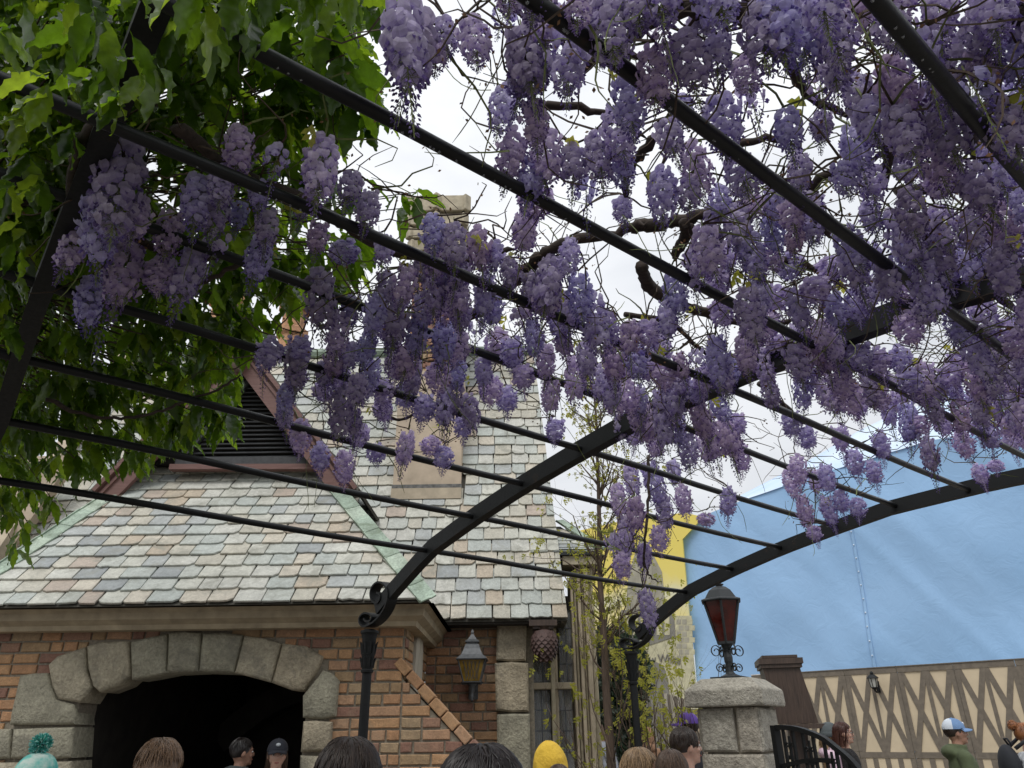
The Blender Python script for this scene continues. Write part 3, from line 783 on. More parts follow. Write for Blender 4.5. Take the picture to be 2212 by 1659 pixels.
q.add([P0, P1, P3, P2, V(xB, BY+1.2, zt0)], [(0, 1, 2, 3), (1, 4, 2)]); part('bay_roof', q, M_under, wing)
bU, bV = EX, unit(P2-P0-np.dot(P2-P0, EX)*EX); bN = unit(np.cross(bU, bV))
Rb = random.Random(9)
for i in range(6):
    x = xA+.02*i; v = i*.13; xe = xB-.45*(i*.13)/.95
    while x < xe-.05:
        w = min(Rb.choice(SW), xe-x)
        o = link('slate', slmesh[.225][Rb.randrange(6)], wing, V(xA, P0[1], P0[2])+bU*(x-xA+w/2)+bV*v+bN*.025); x += w
        o.rotation_mode = 'QUATERNION'; o.rotation_quaternion = (Matrix((bU, bV, bN)).transposed() @ Matrix.Rotation(-.1, 3, 'X')).to_quaternion(); o.scale = (w/.225, .7, 1)
copper_run(wing, P1+V(-.02, 0, .03), P3+V(0, 0, .03), EX, .12, 4, bN)
# glazing
m, n, l, b = newmat("old_window_glass"); b.inputs['Base Color'].default_value = (.55, .58, .6, 1); b.inputs['Roughness'].default_value = .04
b.inputs['Alpha'].default_value = .22; b.inputs['Specular IOR Level'].default_value = .9; b.inputs['IOR'].default_value = 1.52
M_glass = m
M_came = plain("lead_came", (.10, .11, .125), .5, .3, 30, .2, 0)
M_curt = plain("net_curtain", (.42, .40, .35), .9, 0, 12, .15, 0)
pm = MB(); pm.box((0, 0, 0), (1, .006, 1)); pane_me = pm.mesh('pane', M_glass)
vam = MB(); vam.box((0, 0, 0), (1, 1, 1)); came_me = vam.mesh('came', M_came)
GYw = BY+.09
def glz(px, py): return hp(px, py, GYw)
lights = [(1151, 1191, 1345, 1474, 3), (1207, 1239, 1320, 1474, 4), (1152, 1192, 1490, 1720, 5), (1208, 1240, 1490, 1720, 5)]
for (xa, xb, ya, yb, nr) in lights:
    xm = (xa+xb)/2; X0, X1 = glz(xa, (ya+yb)/2)[0], glz(xb, (ya+yb)/2)[0]; Z1, Z0 = glz(xm, ya)[1], glz(xm, yb)[1]
    w = X1-X0; hh = (Z1-Z0)/nr
    for i in range(nr):
        for j in range(2):
            o = link('pane', pane_me, wing, (X0+w*(j+.5)/2, GYw, Z0+hh*(i+.5))); o.scale = (w/2-.008, 1, hh-.008)
            o.rotation_euler = (random.uniform(-.02, .02), 0, random.uniform(-.02, .02))
    for i in range(nr+1): o = link('came', came_me, wing, ((X0+X1)/2, GYw, Z0+hh*i)); o.scale = (w, .014, .010)
    o = link('came', came_me, wing, ((X0+X1)/2, GYw, (Z0+Z1)/2)); o.scale = (.010, .018, Z1-Z0)
    q = MB(); k = 40; pts = [V(X0+(w*.62)*i/k, GYw+.22+.035*sin(i*.9)+.012*sin(i*2.3), 0) for i in range(k+1)]
    vs = [p+V(0, 0, Z0) for p in pts]+[p+V((0.06 if ya > 1480 else 0), 0, Z1) for p in pts]
    q.add(vs, [(i, i+1, k+2+i, k+1+i) for i in range(k)]); part('curtain', q, M_curt, wing, True)
q = MB(); q.box((bx(1195, 1500)[0], BY+.95, 1.6), (.8, .05, 3.2)); part('window_back', q, M_dark, wing)
q = MB(); q.box((bx(1215, 1660)[0], BY+.2, .55), (.9, .5, 1.1)); part('bay_plinth', q, M_lime, wing)
q = MB(); q.box((bx(1290, 1500)[0]-.17, BY+1.6, 1.3), (.3, 2.6, 2.6)); part('side_wall', q, M_mortar, wing)
# pine cone pendant and its bracket
pc = atY(1176, 1392, 8.32)
q = MB(); q.box((pc[0]-.01, 8.37, atY(1176, 1347, 8.32)[2]), (.30, .26, .06)); q.box((pc[0]-.01, 8.37, atY(1176, 1353, 8.32)[2]-.01), (.22, .2, .04))
q.lathe([(.085, 0), (.07, -.03), (.06, -.05), (.08, -.06)], (pc[0], 8.33, atY(1176, 1352, 8.32)[2]-.01), 16); part('bracket', q, M_dwood, wing)
q = MB(); rr_ = .135; 
prof = lambda t_: rr_*(sin(pi*min(1, t_*1.0)**.62))**.8 if 0 < t_ < 1 else .01
q.lathe([(max(.008, rr_*sqrt(max(0, 1-((t_-.38)/(.40 if t_ < .38 else .63))**2))*.96), .16-.34*t_) for t_ in np.linspace(0, 1, 14)], pc+V(0, 0, 0), 20)
for i in range(9):
    t_ = .14+i*.095
    rad = rr_*sqrt(max(0.02, 1-((t_-.38)/(.40 if t_ < .38 else .63))**2)); z = .16-.34*t_
    k = 14 if i < 7 else 9
    for j in range(k):
        a = 2*pi*(j+.5*(i % 2))/k; c = pc+V(rad*cos(a), rad*sin(a), z); w = 2*pi*rad/k*.62
        tg = V(-sin(a), cos(a), 0); rd = V(cos(a), sin(a), 0)
        q.add([c-tg*w+V(0, 0, .02), c+tg*w+V(0, 0, .02), c+tg*w*.8+rd*.012+V(0, 0, -.012), c+rd*.02+V(0, 0, -.036), c-tg*w*.8+rd*.012+V(0, 0, -.012)], [(0, 1, 2, 3, 4)])
cone = part('pine_cone', q, plain("maroon_painted_wood", (.080, .046, .040), .7, 0, 30, .3, .4), wing)

# distant brick stacks beyond the roofs
for (px, py, w, lab) in ((640, 655, .30, 'octagonal orange stone chimney stack standing beyond the hall roof, right one of the pair'), (492, 640, .34, 'orange stone chimney stack showing between evergreen leaves above the gable')):
    t_ = atY(px, py, 11.5); M_ = ranged("orange_stone", [(0, (.5, .30, .17)), (.5, (.45, .25, .14))], .85)
    c = thing('chimney_stack', lab, 'chimney', (t_[0], 11.5, 5.5), 'far chimney stacks')
    q = MB(); q.lathe([(w*.8, 5.5), (w*.8, t_[2]-.75), (w*.95, t_[2]-.7), (w*.95, t_[2]-.6), (w*.72, t_[2]-.55), (w*.72, t_[2]-.2)], (t_[0], 11.5, 0), 8); part('shaft', q, M_, c)
    q = MB(); q.lathe([(w*.9, t_[2]-.2), (w, t_[2]-.15), (w, t_[2]-.02), (w*.8, t_[2])], (t_[0], 11.5, 0), 8); part('cap', q, M_, c)

# ================================================================== PERGOLA
PL = atZ(800, 1345, CZ+.7); PR_ = atZ(1362, 1395, CZ+.7); PL[2] = PR_[2] = 0
PA = unit(PR_-PL); PN = V(PA[1], -PA[0], 0); GAP = np.linalg.norm(PR_-PL)
S_ = [.10, .28, .7, 1.15, 1.6, 2.05, 2.5, 3.2, 3.9, 4.35, 4.8, 5.25, 5.7, 6.12, 6.3]
Z_ = [z-.15 for z in [2.53, 2.63, 2.83, 2.94, 3.03, 3.1, 3.16, 3.18, 3.16, 3.1, 3.03, 2.94, 2.83, 2.63, 2.53]]
def rz(s): return float(np.interp(s, S_, Z_))
def pg(a, s, z): return PL+PA*a+PN*s+V(0, 0, z)
perg = thing('pergola', 'black iron arched pergola of square ribs, round rails and scrolled posts under the wisteria', 'pergola', tuple(PL))
AR = [-2.5, 0, GAP]
fine = np.linspace(S_[0], S_[-1], 40)
for a in AR:
    q = MB(); q.strip([pg(a if a > -1 else float(np.interp(s, [1.2, 2.0, 3.0, 3.4, 6], [-2.46, -2.51, -2.54, -2.555, -2.6])), s, float(np.interp(s, S_, Z_))) for s in fine], .060, .092, PA); part('arch_beam', q, M_iron, perg)
def sc3(x, y): return (768+x*.1984, 1207+y*.1984)
spath = [(140, 625), (160, 655), (205, 650), (225, 610), (200, 575), (140, 568), (95, 610), (92, 670), (130, 710), (200, 690), (270, 640), (335, 560), (380, 470), (400, 380), (385, 300), (340, 240), (280, 235), (225, 290), (210, 370), (235, 440), (285, 455), (315, 410), (310, 360), (280, 345)]
sp3 = [atP(*sc3(*p), PL, PA) for p in spath]
def spline(P, m=4):
    P = [np.asarray(p, float) for p in P]; out = []
    for i in range(len(P)-1):
        p0, p1, p2, p3 = P[max(i-1, 0)], P[i], P[i+1], P[min(i+2, len(P)-1)]
        for k in range(m):
            t_ = k/m; out.append(.5*((2*p1)+(-p0+p2)*t_+(2*p0-5*p1+4*p2-p3)*t_*t_+(-p0+3*p1-3*p2+p3)*t_**3))
    return out+[P[-1]]
q = MB(); q.strip([p-V(0, 0, .018) for p in spline(sp3, 3)], .078, .012, PA)
scroll_me = q.mesh('scroll', M_iron, False, tuple(PL)); smooth_angle(scroll_me, 40)
zc_ = CZ+.70-.055
post = MB()
post.lathe([(.05, 0), (.05, .1), (.037, .14), (.034, .3), (.031, zc_-.27), (.040, zc_-.265), (.042, zc_-.25), (.036, zc_-.245), (.036, zc_-.20), (.044, zc_-.16), (.046, zc_-.15), (.040, zc_-.145), (.048, zc_-.05), (.056, zc_-.02), (.062, zc_-.015), (.062, zc_), (.03, zc_+.012)], (0, 0, 0), 20)
post_me = post.mesh('post', M_iron); smooth_angle(post_me, 35)
capm = MB()
for k in range(10):
    a = 2*pi*k/10
    for (z0_, r0, hh) in ((zc_-.15, .048, .085), (zc_-.235, .042, .07)):
        c = V(r0*cos(a), r0*sin(a), z0_); t_ = V(-sin(a), cos(a), 0); o_ = V(cos(a), sin(a), 0)
        capm.add([c-t_*.011, c+t_*.011, c+t_*.009+V(0, 0, hh*.8)+o_*.006, c+V(0, 0, hh)+o_*.016, c-t_*.009+V(0, 0, hh*.8)+o_*.006, c+o_*.006+V(0, 0, hh*.4)], [(0, 1, 5), (1, 2, 5), (2, 3, 5), (3, 4, 5), (4, 0, 5)])
cap_me = capm.mesh('capital', M_iron)
for a in AR:
    for side in (0, 1):
        base = pg(a, 0 if side == 0 else 6.4, 0)
        p = link('post', post_me, perg, base)
        c = link('capital', cap_me, p, base)
        s_ = link('scroll', scroll_me, perg, base)
        if side: s_.rotation_euler = (0, 0, pi)
# round rails fitted to their sight lines, welded to the ribs
def rail(p1, p2, s0, aend, a0=-4.2):
    """rail seen along p1->p2; its place across the tunnel is s0"""
    pts = []
    for a in (-1.9, -.4):
        Pp = pg(a, 0, 0); best = None
        for t_ in np.linspace(-1.5, 2.5, 4001):
            x, y = p1[0]+(p2[0]-p1[0])*t_, p1[1]+(p2[1]-p1[1])*t_
            dd = ray(x, y); k = np.dot(Pp-CAMP, PA)/np.dot(dd, PA)
            if k <= 0: continue
            qq = dd*k+CAMP; e = abs(np.dot(qq-PL, PN)-s0)
            if qq[2] < 2.2 or qq[2] > 3.4: continue
            if best is None or e < best[0]: best = (e, qq)
        if best is None or best[0] > .1: print('rail miss', s0, best); return [pg(x, s0, rz(s0)-.02) for x in (a0, aend)]
        pts.append(best[1])
    d_ = (pts[1]-pts[0])/1.5; d_[2] = max(-.03, min(.03, d_[2]))
    return [pts[1]+d_*(a0+.4), pts[1]+d_*(aend+.4)]
M_rail = iron("painted_rail", (.007, .008, .009), .25, .30)
rails = [((0, 1035), (1490, 1272), .69), ((0, 905), (1590, 1237), 1.17), None, None, None, ((300, 290), (1000, 590), 3.03), ((550, 125), (1560, 640), 3.5), ((980, 0), (1710, 449), 3.97), ((1722, 0), (2036, 271), 4.4)]
ss = [.69, 1.17, 1.63, 2.1, 2.55, 3.03, 3.5, 3.97, 4.4, 4.95, 5.4, 5.8]
RAILS = []
for i, s0 in enumerate(ss):
    P = None
    if i < 9 and rails[i] is not None and i >= 5: P = rail(rails[i][0], rails[i][1], s0, GAP)
    if P is None: P = [pg(-4.2, s0, rz(s0)), pg(GAP, s0, rz(s0))]
    q = MB(); n_ = 16; k0 = np.array(P[0]); k1 = np.array(P[1])
    q.tube([k0+(k1-k0)*j/n_+V(0, 0, -.012*sin(pi*((j*3/n_) % 1))) for j in range(n_+1)], .0175, 12)
    part('rail', q, M_rail, perg, True); RAILS.append((k0, k1))
# rain drops along the undersides of the rails
q = MB()
for k0, k1 in RAILS[:9]:
    for j in range(90):
        t_ = random.random(); q.ball(k0+(k1-k0)*t_+V(0, 0, -.020), (.004, .004, .006), 5, 4)
m, n, l, b = newmat("water_drop"); b.inputs['Base Color'].default_value = (.8, .85, .9, 1); b.inputs['Roughness'].default_value = .05; b.inputs['Transmission Weight'].default_value = .8
part('drops', q, m, perg, True, kind='stuff')

# ================================================================== SCAFFOLD SHEETING, HOARDING
def tarp_mat(name, c0, c1):
    m, n, l, b = newmat(name); g = n.new('ShaderNodeNewGeometry')
    t = noise(n, l, .28, 4, .5, vec=g.outputs['Position']); r = ramp(n, l, t.outputs['Fac'], [(.3, c0), (.7, c1)])
    l.new(r.outputs[0], b.inputs['Base Color']); b.inputs['Roughness'].default_value = .5; b.inputs['Specular IOR Level'].default_value = .3
    t2 = noise(n, l, 2.2, 5, .6, vec=g.outputs['Position'], dist=1.2); bump(n, l, b, t2.outputs['Fac'], .16, .10); return m
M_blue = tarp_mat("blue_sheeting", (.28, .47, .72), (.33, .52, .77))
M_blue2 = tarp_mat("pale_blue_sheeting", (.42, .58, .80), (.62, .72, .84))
M_yell = tarp_mat("yellow_print", (.74, .60, .10), (.80, .70, .20))
fA = atZ(1750, 1452, 2.9); fB = atZ(2212, 1424, 2.9); fU = unit((fB-fA)*V(1, 1, 0)); fN = V(fU[1], -fU[0], 0)
if np.dot(fN, -fA) < 0: fN = -fN
tO = fA-fN*3.0; 
def tq(px, py): q = atP(px, py, tO, fN); return V(np.dot(q-tO, fU), q[2])
def folds(u, v, seed=0):
    r = .10*math.exp(-((u*.55+v*.9-4.2-seed)/.5)**2)*sin(u*3+v*1.5)
    d_ = 0
    for (a, b_, c, w, h) in FOLDS:
        x = a*u+b_*v-c; d_ += h*math.exp(-(x/w)**2)
    return d_+.03*sin(u*1.3+sin(v*.8)*2)+.02*sin(v*1.9+u*.6)+.012*sin(u*4.1+v*2.7+sin(u*2))
_rf = random.Random(3); FOLDS = []
for k in range(10):
    an = _rf.uniform(.75, 1.25); a_, b_ = sin(an), cos(an)
    cu, cv_ = _rf.uniform(-3, 9), _rf.uniform(3, 9); FOLDS.append((a_, b_, a_*cu+b_*cv_, _rf.uniform(.05, .28), _rf.uniform(-.035, .05)))
blue = thing('sheeted_scaffold', 'tall scaffold wrapped in sky blue sheeting with a riveted seam behind the hoarding', 'scaffold wrap', tuple(tO))
outline = [tq(1505, 1475), tq(1472, 1163), tq(1518, 1116), tq(1600, 1082), tq(1750, 1030), tq(2001, 953), tq(2230, 922), tq(2420, 880), tq(2420, 1500)]
us = [p[0] for p in outline]; u0, u1 = min(us), max(us)
topx = [outline[i] for i in range(1, 8)]
def ztop_t(u): return float(np.interp(u, [p[0] for p in topx], [p[1] for p in topx]))
q = MB(); nu, nv = 110, 60; vs = []
for i in range(nu+1):
    u = outline[1][0]+(u1-outline[1][0])*i/nu
    for j in range(nv+1):
        z = ztop_t(u)*j/nv; z = max(z, 0)
        vs.append(tO*V(1, 1, 0)+fU*u+fN*folds(u, z)+V(0, 0, z))
q.add(vs, [(i*(nv+1)+j, (i+1)*(nv+1)+j, (i+1)*(nv+1)+j+1, i*(nv+1)+j+1) for i in range(nu) for j in range(nv)])
part('sheet', q, M_blue, blue, True)
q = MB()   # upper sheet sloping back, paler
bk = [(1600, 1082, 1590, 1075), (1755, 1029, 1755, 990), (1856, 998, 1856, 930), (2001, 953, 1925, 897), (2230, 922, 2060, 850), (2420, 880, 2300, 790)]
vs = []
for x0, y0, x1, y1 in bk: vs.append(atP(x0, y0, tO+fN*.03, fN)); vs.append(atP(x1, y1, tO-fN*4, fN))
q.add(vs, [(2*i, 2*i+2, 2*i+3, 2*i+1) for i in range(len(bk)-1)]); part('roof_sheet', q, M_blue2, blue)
q = MB()   # side returns so that it is a volume
e0 = tO*V(1, 1, 0)+fU*outline[1][0]; zt_ = outline[1][1]
q.add([e0, e0-fN*4.5, e0-fN*4.5+V(0, 0, zt_+.4), e0+V(0, 0, zt_)], [(0, 1, 2, 3)]); part('side_sheet', q, M_blue, blue)
# seam with rivets
s0_, s1_ = tq(1892, 1450), tq(1842, 1160)
q = MB(); seam = []
for i in range(30):
    t_ = -.15+1.5*i/29; u = s0_[0]+(s1_[0]-s0_[0])*t_; z = s0_[1]+(s1_[1]-s0_[1])*t_
    z = min(z, ztop_t(u)-.03); seam.append(tO*V(1, 1, 0)+fU*u+fN*(folds(u, z)+.02)+V(0, 0, z))
q.strip(seam, .10, .012, fU); part('seam_strip', q, M_blue, blue, True)
rv = MB(); rv.ball((0, 0, 0), .022, 8, 5); rme = rv.mesh('rivet', plain("rivet", (.75, .8, .85), .3, .4, 10, .05, 0), True)
for i in range(1, 29, 2): link('rivet', rme, blue, seam[i]+fN*.02)
# printed yellow scrim with a picture of a plain stone house front and its lettering
yO = tO+fN*.2; 
def yq(px, py): q = atP(px, py, yO, fN); return V(np.dot(q-yO, fU), q[2])
yel = thing('printed_scrim', 'yellow printed scrim showing a grey turreted front with lettering, left of blue sheeting', 'scrim', tuple(yO))
def flat(P, h): 
    Q = MB(); W = [yq(*p) for p in P]
    Q.prism(W, yO*V(1, 1, 0), fU, EZ, fN, h, 0, .01); return Q
W = [yq(*p) for p in [(1235, 1560), (1235, 1150), (1330, 1128), (1400, 1118), (1480, 1107), (1519, 1117), (1474, 1165), (1508, 1545), (1508, 1560)]]
Q = MB(); Q.prism(W, yO*V(1, 1, 0), fU, EZ, fN, 0, 0, .06)
m, n, l, b = newmat("yellow_sky_print"); g = n.new('ShaderNodeNewGeometry'); sp = n.new('ShaderNodeSeparateXYZ'); l.new(g.outputs['Position'], sp.inputs[0])
t = noise(n, l, .55, 3, .5, vec=g.outputs['Position'], dist=.8)
ma = n.new('ShaderNodeMath'); ma.operation = 'MULTIPLY_ADD'; ma.inputs[1].default_value = 3.0; l.new(t.outputs['Fac'], ma.inputs[0]); l.new(sp.outputs['Z'], ma.inputs[2])
mr = n.new('ShaderNodeMapRange'); mr.inputs['From Min'].default_value = 2.8; mr.inputs['From Max'].default_value = 8.8; l.new(ma.outputs[0], mr.inputs['Value'])
r = ramp(n, l, mr.outputs[0], [(0, (.60, .55, .32)), (.22, (.72, .67, .40)), (.42, (.76, .69, .34)), (.52, (.70, .70, .56)), (.62, (.76, .66, .26)), (.72, (.70, .68, .48)), (.85, (.78, .65, .17)), (1, (.78, .64, .14))])
l.new(r.outputs[0], b.inputs['Base Color']); b.inputs['Roughness'].default_value = .6
part('print_ground', Q, m, yel)
M_pg = plain("grey_print", (.34, .32, .25), .7, 0, 3, .25, 0); M_pd = plain("dark_grey_print", (.21, .20, .17), .7, 0, 3, .25, 0); M_pl = plain("pale_stone_print", (.50, .47, .31), .7, 0, 6, .2, 0)
part('printed_wall', flat([(1410, 1560), (1404, 1330), (1494, 1330), (1505, 1560)], .01), M_pl, yel)
part('printed_wall', flat([(1330, 1560), (1325, 1390), (1409, 1385), (1412, 1560)], .012), M_pl, yel)
part('printed_turret', flat([(1352, 1330), (1358, 1240), (1384, 1160), (1392, 1160), (1430, 1235), (1440, 1330)], .02), M_pg, yel)
part('printed_storey', flat([(1345, 1390), (1343, 1318), (1455, 1310), (1460, 1375), (1400, 1395)], .03), M_pd, yel)
for k in range(6): part('printed_pane', flat([(1352+k*17, 1372), (1351+k*17, 1326), (1362+k*17, 1326), (1363+k*17, 1372)], .04), M_pl, yel)
part('printed_gate', flat([(1395, 1560), (1392, 1470), (1402, 1440), (1418, 1430), (1434, 1438), (1444, 1468), (1448, 1560)], .03), M_pd, yel)
for r_i in range(7):
    for c_i in range(4):
        x = 1450+c_i*12+(r_i % 2)*5; y = 1338+r_i*13
        if x < 1492: part('printed_stone', flat([(x, y), (x+10, y), (x+10, y+11), (x, y+11)], .016), M_pg if (r_i*3+c_i) % 3 else M_pl, yel)
fc = bpy.data.curves.new('lettering', 'FONT'); fc.body = "Snow White"; fc.size = .34; fc.extrude = .012; fc.align_x = 'CENTER'; fc.space_character = .92
tm = bpy.data.objects.new('tmp_text', fc); COL.objects.link(tm); bpy.context.view_layer.update()
tme = bpy.data.meshes.new_from_object(tm); bpy.data.objects.remove(tm)
lp = yq(1424, 1430)
for v in tme.vertices:
    x, y = v.co.x, v.co.y; R0 = 2.4; a = x/R0
    x2 = (R0+y)*sin(a); y2 = (R0+y)*cos(a)-R0
    v.co = Vector((x2*1.0, -v.co.z, y2))
tme.materials.clear(); tme.materials.append(M_pd)
tp = yO*V(1, 1, 0)+fU*lp[0]+V(0, 0, lp[1])+fN*.035
o = link('lettering', tme, yel, tp); o.rotation_euler = (0, 0, atan2(fU[1], fU[0]))

# hoarding: panels 1.2 m wide with applied crossing boards
M_cream = plain("cream_board", (.58, .48, .33), .7, 0, 3, .08, .1)
M_brn = plain("brown_board", (.155, .13, .10), .75, 0, 10, .2, .2)
hoard = thing('hoarding', 'cream hoarding with dark brown crossing boards and a lantern, in front of the blue sheeting', 'hoarding', (fA[0], fA[1], 0))
ZT = 2.9
def fq(px, py): q = atP(px, py, fA, fN); return np.dot(q-fA, fU)
seams = [fq(1833, 1500), fq(1942, 1500), fq(2074, 1500)]
pw = (seams[2]-seams[0])/2; print('panel width', pw)
fO = fA*V(1, 1, 0); u_first = seams[0]-pw*2; zr = 1.05
def fbar(x0, z0, x1, z1, w, h, nm='board'):
    q = MB(); a = fO+fU*x0+V(0, 0, z0); c = fO+fU*x1+V(0, 0, z1); L_ = np.linalg.norm(c-a); d_ = (c-a)/L_; up = unit(np.cross(fN, d_))
    q.box((a+c)/2+fN*h/2, (L_, h, w), np.array([d_, fN, up]).T); return part(nm, q, M_brn, hoard)
NP = 9
for k in range(NP):
    x0 = u_first+k*pw; dx = random.uniform(-.01, .01)
    q = MB(); q.box(fO+fU*(x0+pw/2)-fN*(.02+dx)+V(0, 0, ZT/2), (pw-.012, .03, ZT), np.array([fU, fN, EZ]).T); part('panel', q, M_cream, hoard)
    fbar(x0+.005, ZT-.06, x0+pw-.005, ZT-.06, .12, .020); fbar(x0+.005, zr, x0+pw-.005, zr, .12, .021)
    fbar(x0+.045, zr+.07, x0+.045, ZT-.13, .10, .018, 'upright'); fbar(x0+pw-.045, zr+.07, x0+pw-.045, ZT-.13, .10, .018, 'upright')
    hw = pw/2
    for h_ in (0, 1):
        a = x0+.08+h_*(hw-.06); e = a+hw-.10
        fbar(a, ZT-.10, e, zr+.05, .115, .014); fbar(e, ZT-.10, a, zr+.05, .115, .0165)
    fbar(x0+hw, zr+.07, x0+hw, ZT-.13, .08, .012, 'upright')
    for h_ in range(5): fbar(x0+.06+h_*(pw-.12)/4, .02, x0+.06+h_*(pw-.12)/4, zr-.07, .11, .013, 'upright')
    q = MB(); q.box(fO+fU*(x0+pw/2)+fN*.0+V(0, 0, ZT+.012), (pw-.01, .07, .02), np.array([fU, fN, EZ]).T); part('cap_rail', q, plain("pale_cap", (.6, .55, .48), .7) if k == 0 else part_cap, hoard)
    if k == 0: part_cap = hoard.children[-1].data.materials[0]
# far run of the same hoarding, seen beyond the young tree
far = thing('far_hoarding', 'low cream and brown hoarding with a door, far off behind the bare young tree', 'hoarding', (2, 19, 0))
q = MB(); a, c = atY(1230, 1600, 19), atY(1560, 1600, 19); zt_ = atY(1400, 1533, 19)[2]
q.box(((a[0]+c[0])/2, 19, zt_/2), (c[0]-a[0], .06, zt_)); part('panel', q, M_cream, far)
q = MB(); q.box(((a[0]+c[0])/2, 18.94, zt_-.08), (c[0]-a[0], .04, .16)); part('top_board', q, M_brn, far)
k = 0; x = a[0]
while x < c[0]:
    q = MB(); q.tube([V(x, 18.95, .1), V(x+.55*(1 if k % 2 else -1), 18.95, zt_-.1)], .07, 4); part('board', q, M_brn, far); x += .42; k += 1
q = MB(); dx0, dx1 = atY(1395, 1600, 18.9)[0], atY(1442, 1600, 18.9)[0]; q.box(((dx0+dx1)/2, 18.9, 1.0), (dx1-dx0, .06, 2.0)); part('door', q, plain("grey_door", (.19, .175, .15), .7), far)
sf = thing('slat_screen', 'narrow slatted timber screen just left of the stone gate pier', 'screen', (3.2, 15, 0))
for k in range(9):
    p = atY(1436+k*7, 1560, 15-.25*k); zt2 = atY(1436+k*7, 1496+k*2, 15-.25*k)[2]
    q = MB(); q.box((p[0], 15-.25*k, zt2/2), (.045, .05, zt2)); part('slat', q, M_pale if k % 2 else M_brn, sf)
q = MB(); q.strip([V(*atY(1436, 1560, 15.03)[:2], 1.0), V(*atY(1492, 1560, 13.03)[:2], 1.0)], .02, .08, EZ); part('rail', q, M_brn, sf)

# wall lanterns --------------------------------------------------
def lantern_wall(px, py_top, py_bot, Y, name, label, scale_w, glassm, metal, parent_z=None, simple=False, yaw=0, nrm=None):
    pass
lt = atY(1020, 1440, 8.38); top = atY(1020, 1360, 8.38)[2]; bot = atY(1020, 1516, 8.38)[2]; H = top-bot
lan = thing('wall_lantern', 'grey four-sided wall lantern with amber panes on the recessed brick wall', 'wall lantern', (lt[0], 8.38, bot))
def sq(prof, c, name, mat, parent, n=4, rot=pi/4, k=1.0):
    q = MB(); q.lathe([(r*sqrt(2) if n == 4 else r, z) for r, z in prof], c, n, rot=rot); return part(name, q, mat, parent)
c = (lt[0], 8.38, bot); h = H
sq([(.085, .27*h), (.09, .28*h), (.138, .555*h), (.145, .56*h)], c, 'glass', plain("amber_pane", (.16, .10, .015), .15, 0, 12, .45, .3), lan)
sq([(.16, .56*h), (.165, .575*h), (.155, .585*h), (.11, .64*h), (.085, .72*h), (.072, .78*h)], c, 'hood', M_lead, lan)
sq([(.062, .78*h), (.062, .81*h), (.075, .815*h), (.075, .83*h), (.045, .86*h), (.022, .91*h), (.014, .93*h), (.016, .96*h), (.006, 1.0*h)], c, 'crown', M_lead, lan)
sq([(.094, .255*h), (.096, .272*h), (.05, .275*h)], c, 'tray', M_lead, lan)
q = MB(); q.lathe([(.006, 0), (.02, .03*h), (.012, .05*h), (.026, .07*h), (.015, .09*h), (.022, .13*h), (.03, .16*h), (.026, .2*h), (.06, .25*h)], c, 12); part('finial', q, M_lead, lan, True)
for sx, sy in ((-1, -1), (1, -1), (1, 1), (-1, 1)):
    q = MB(); q.tube([V(c[0]+sx*.088, c[1]+sy*.088, bot+.27*h), V(c[0]+sx*.143, c[1]+sy*.143, bot+.56*h)], .008, 4); part('corner_bar', q, M_lead, lan)
for k in range(5):   # leading in lozenges on the front
    for sx in (-1, 1):
        x0 = sx*(-.075+.0375*k)
        q = MB(); q.tube([V(c[0]+x0*.75, c[1]-.092, bot+.29*h), V(c[0]+x0*1.1+sx*.05*(1 if k < 4 else 0), c[1]-.137, bot+.54*h)], .003, 4); part('lead_line', q, M_lead, lan)
q = MB(); q.tube([V(c[0], c[1]+.05, bot+.16*h), V(c[0], 8.7, bot+.16*h)], .015, 6); q.box((c[0], 8.665, bot+.2*h), (.1, .03, .22)); q.tube([V(c[0], c[1], bot+.25*h), V(c[0]+.10, c[1], bot+.24*h), V(c[0]+.11, c[1], bot+.27*h)], .01, 6); q.tube([V(c[0], c[1], bot+.25*h), V(c[0]-.10, c[1], bot+.24*h), V(c[0]-.11, c[1], bot+.27*h)], .01, 6); part('bracket', q, M_lead, lan)
# small lantern on the hoarding
lf = atP(1888, 1480, fA+fN*.28, fN); H2 = atP(1880, 1464, fA+fN*.28, fN)[2]
zt_ = atP(1873, 1450, fA+fN*.3, fN)[2]; zb_ = atP(1880, 1500, fA+fN*.3, fN)[2]; h = zt_-zb_
l2 = thing('hoarding_lantern', 'small black coach lantern with frosted panes fixed to the hoarding', 'wall lantern', tuple(lf))
c = (lf[0], lf[1], zb_)
sq([(.07, .30*h), (.10, .68*h)], c, 'glass', plain("frosted_pane", (.38, .38, .34), .4, 0, 8, .1, 0), l2, 6)
sq([(.135, .68*h), (.13, .71*h), (.07, .82*h), (.03, .86*h), (.04, .9*h), (.035, .95*h), (.006, 1.0*h)], c, 'hood', M_iron, l2, 6)
q = MB(); 
for k in range(6):
    a = 2*pi*k/6+pi/4; q = MB(); q.tube([V(c[0]+.07*cos(a), c[1]+.07*sin(a), c[2]+.3*h), V(c[0]+.10*cos(a), c[1]+.10*sin(a), c[2]+.68*h)], .010, 4); part('corner_bar', q, M_iron, l2)
q = MB(); q.lathe([(.01, .1*h), (.03, .2*h), (.08, .28*h), (.08, .30*h), (.02, .31*h)], c, 8)
q.tube([V(*c)+V(0, 0, .15*h), V(*c)+V(0, 0, .08*h)-fN*.12, V(*c)+V(0, 0, .2*h)-fN*.26], .018, 6); q.box(V(*c)-fN*.26+V(0, 0, .33*h), (.08, .03, .5*h), np.array([fU, fN, EZ]).T)
part('bracket', q, M_iron, l2)

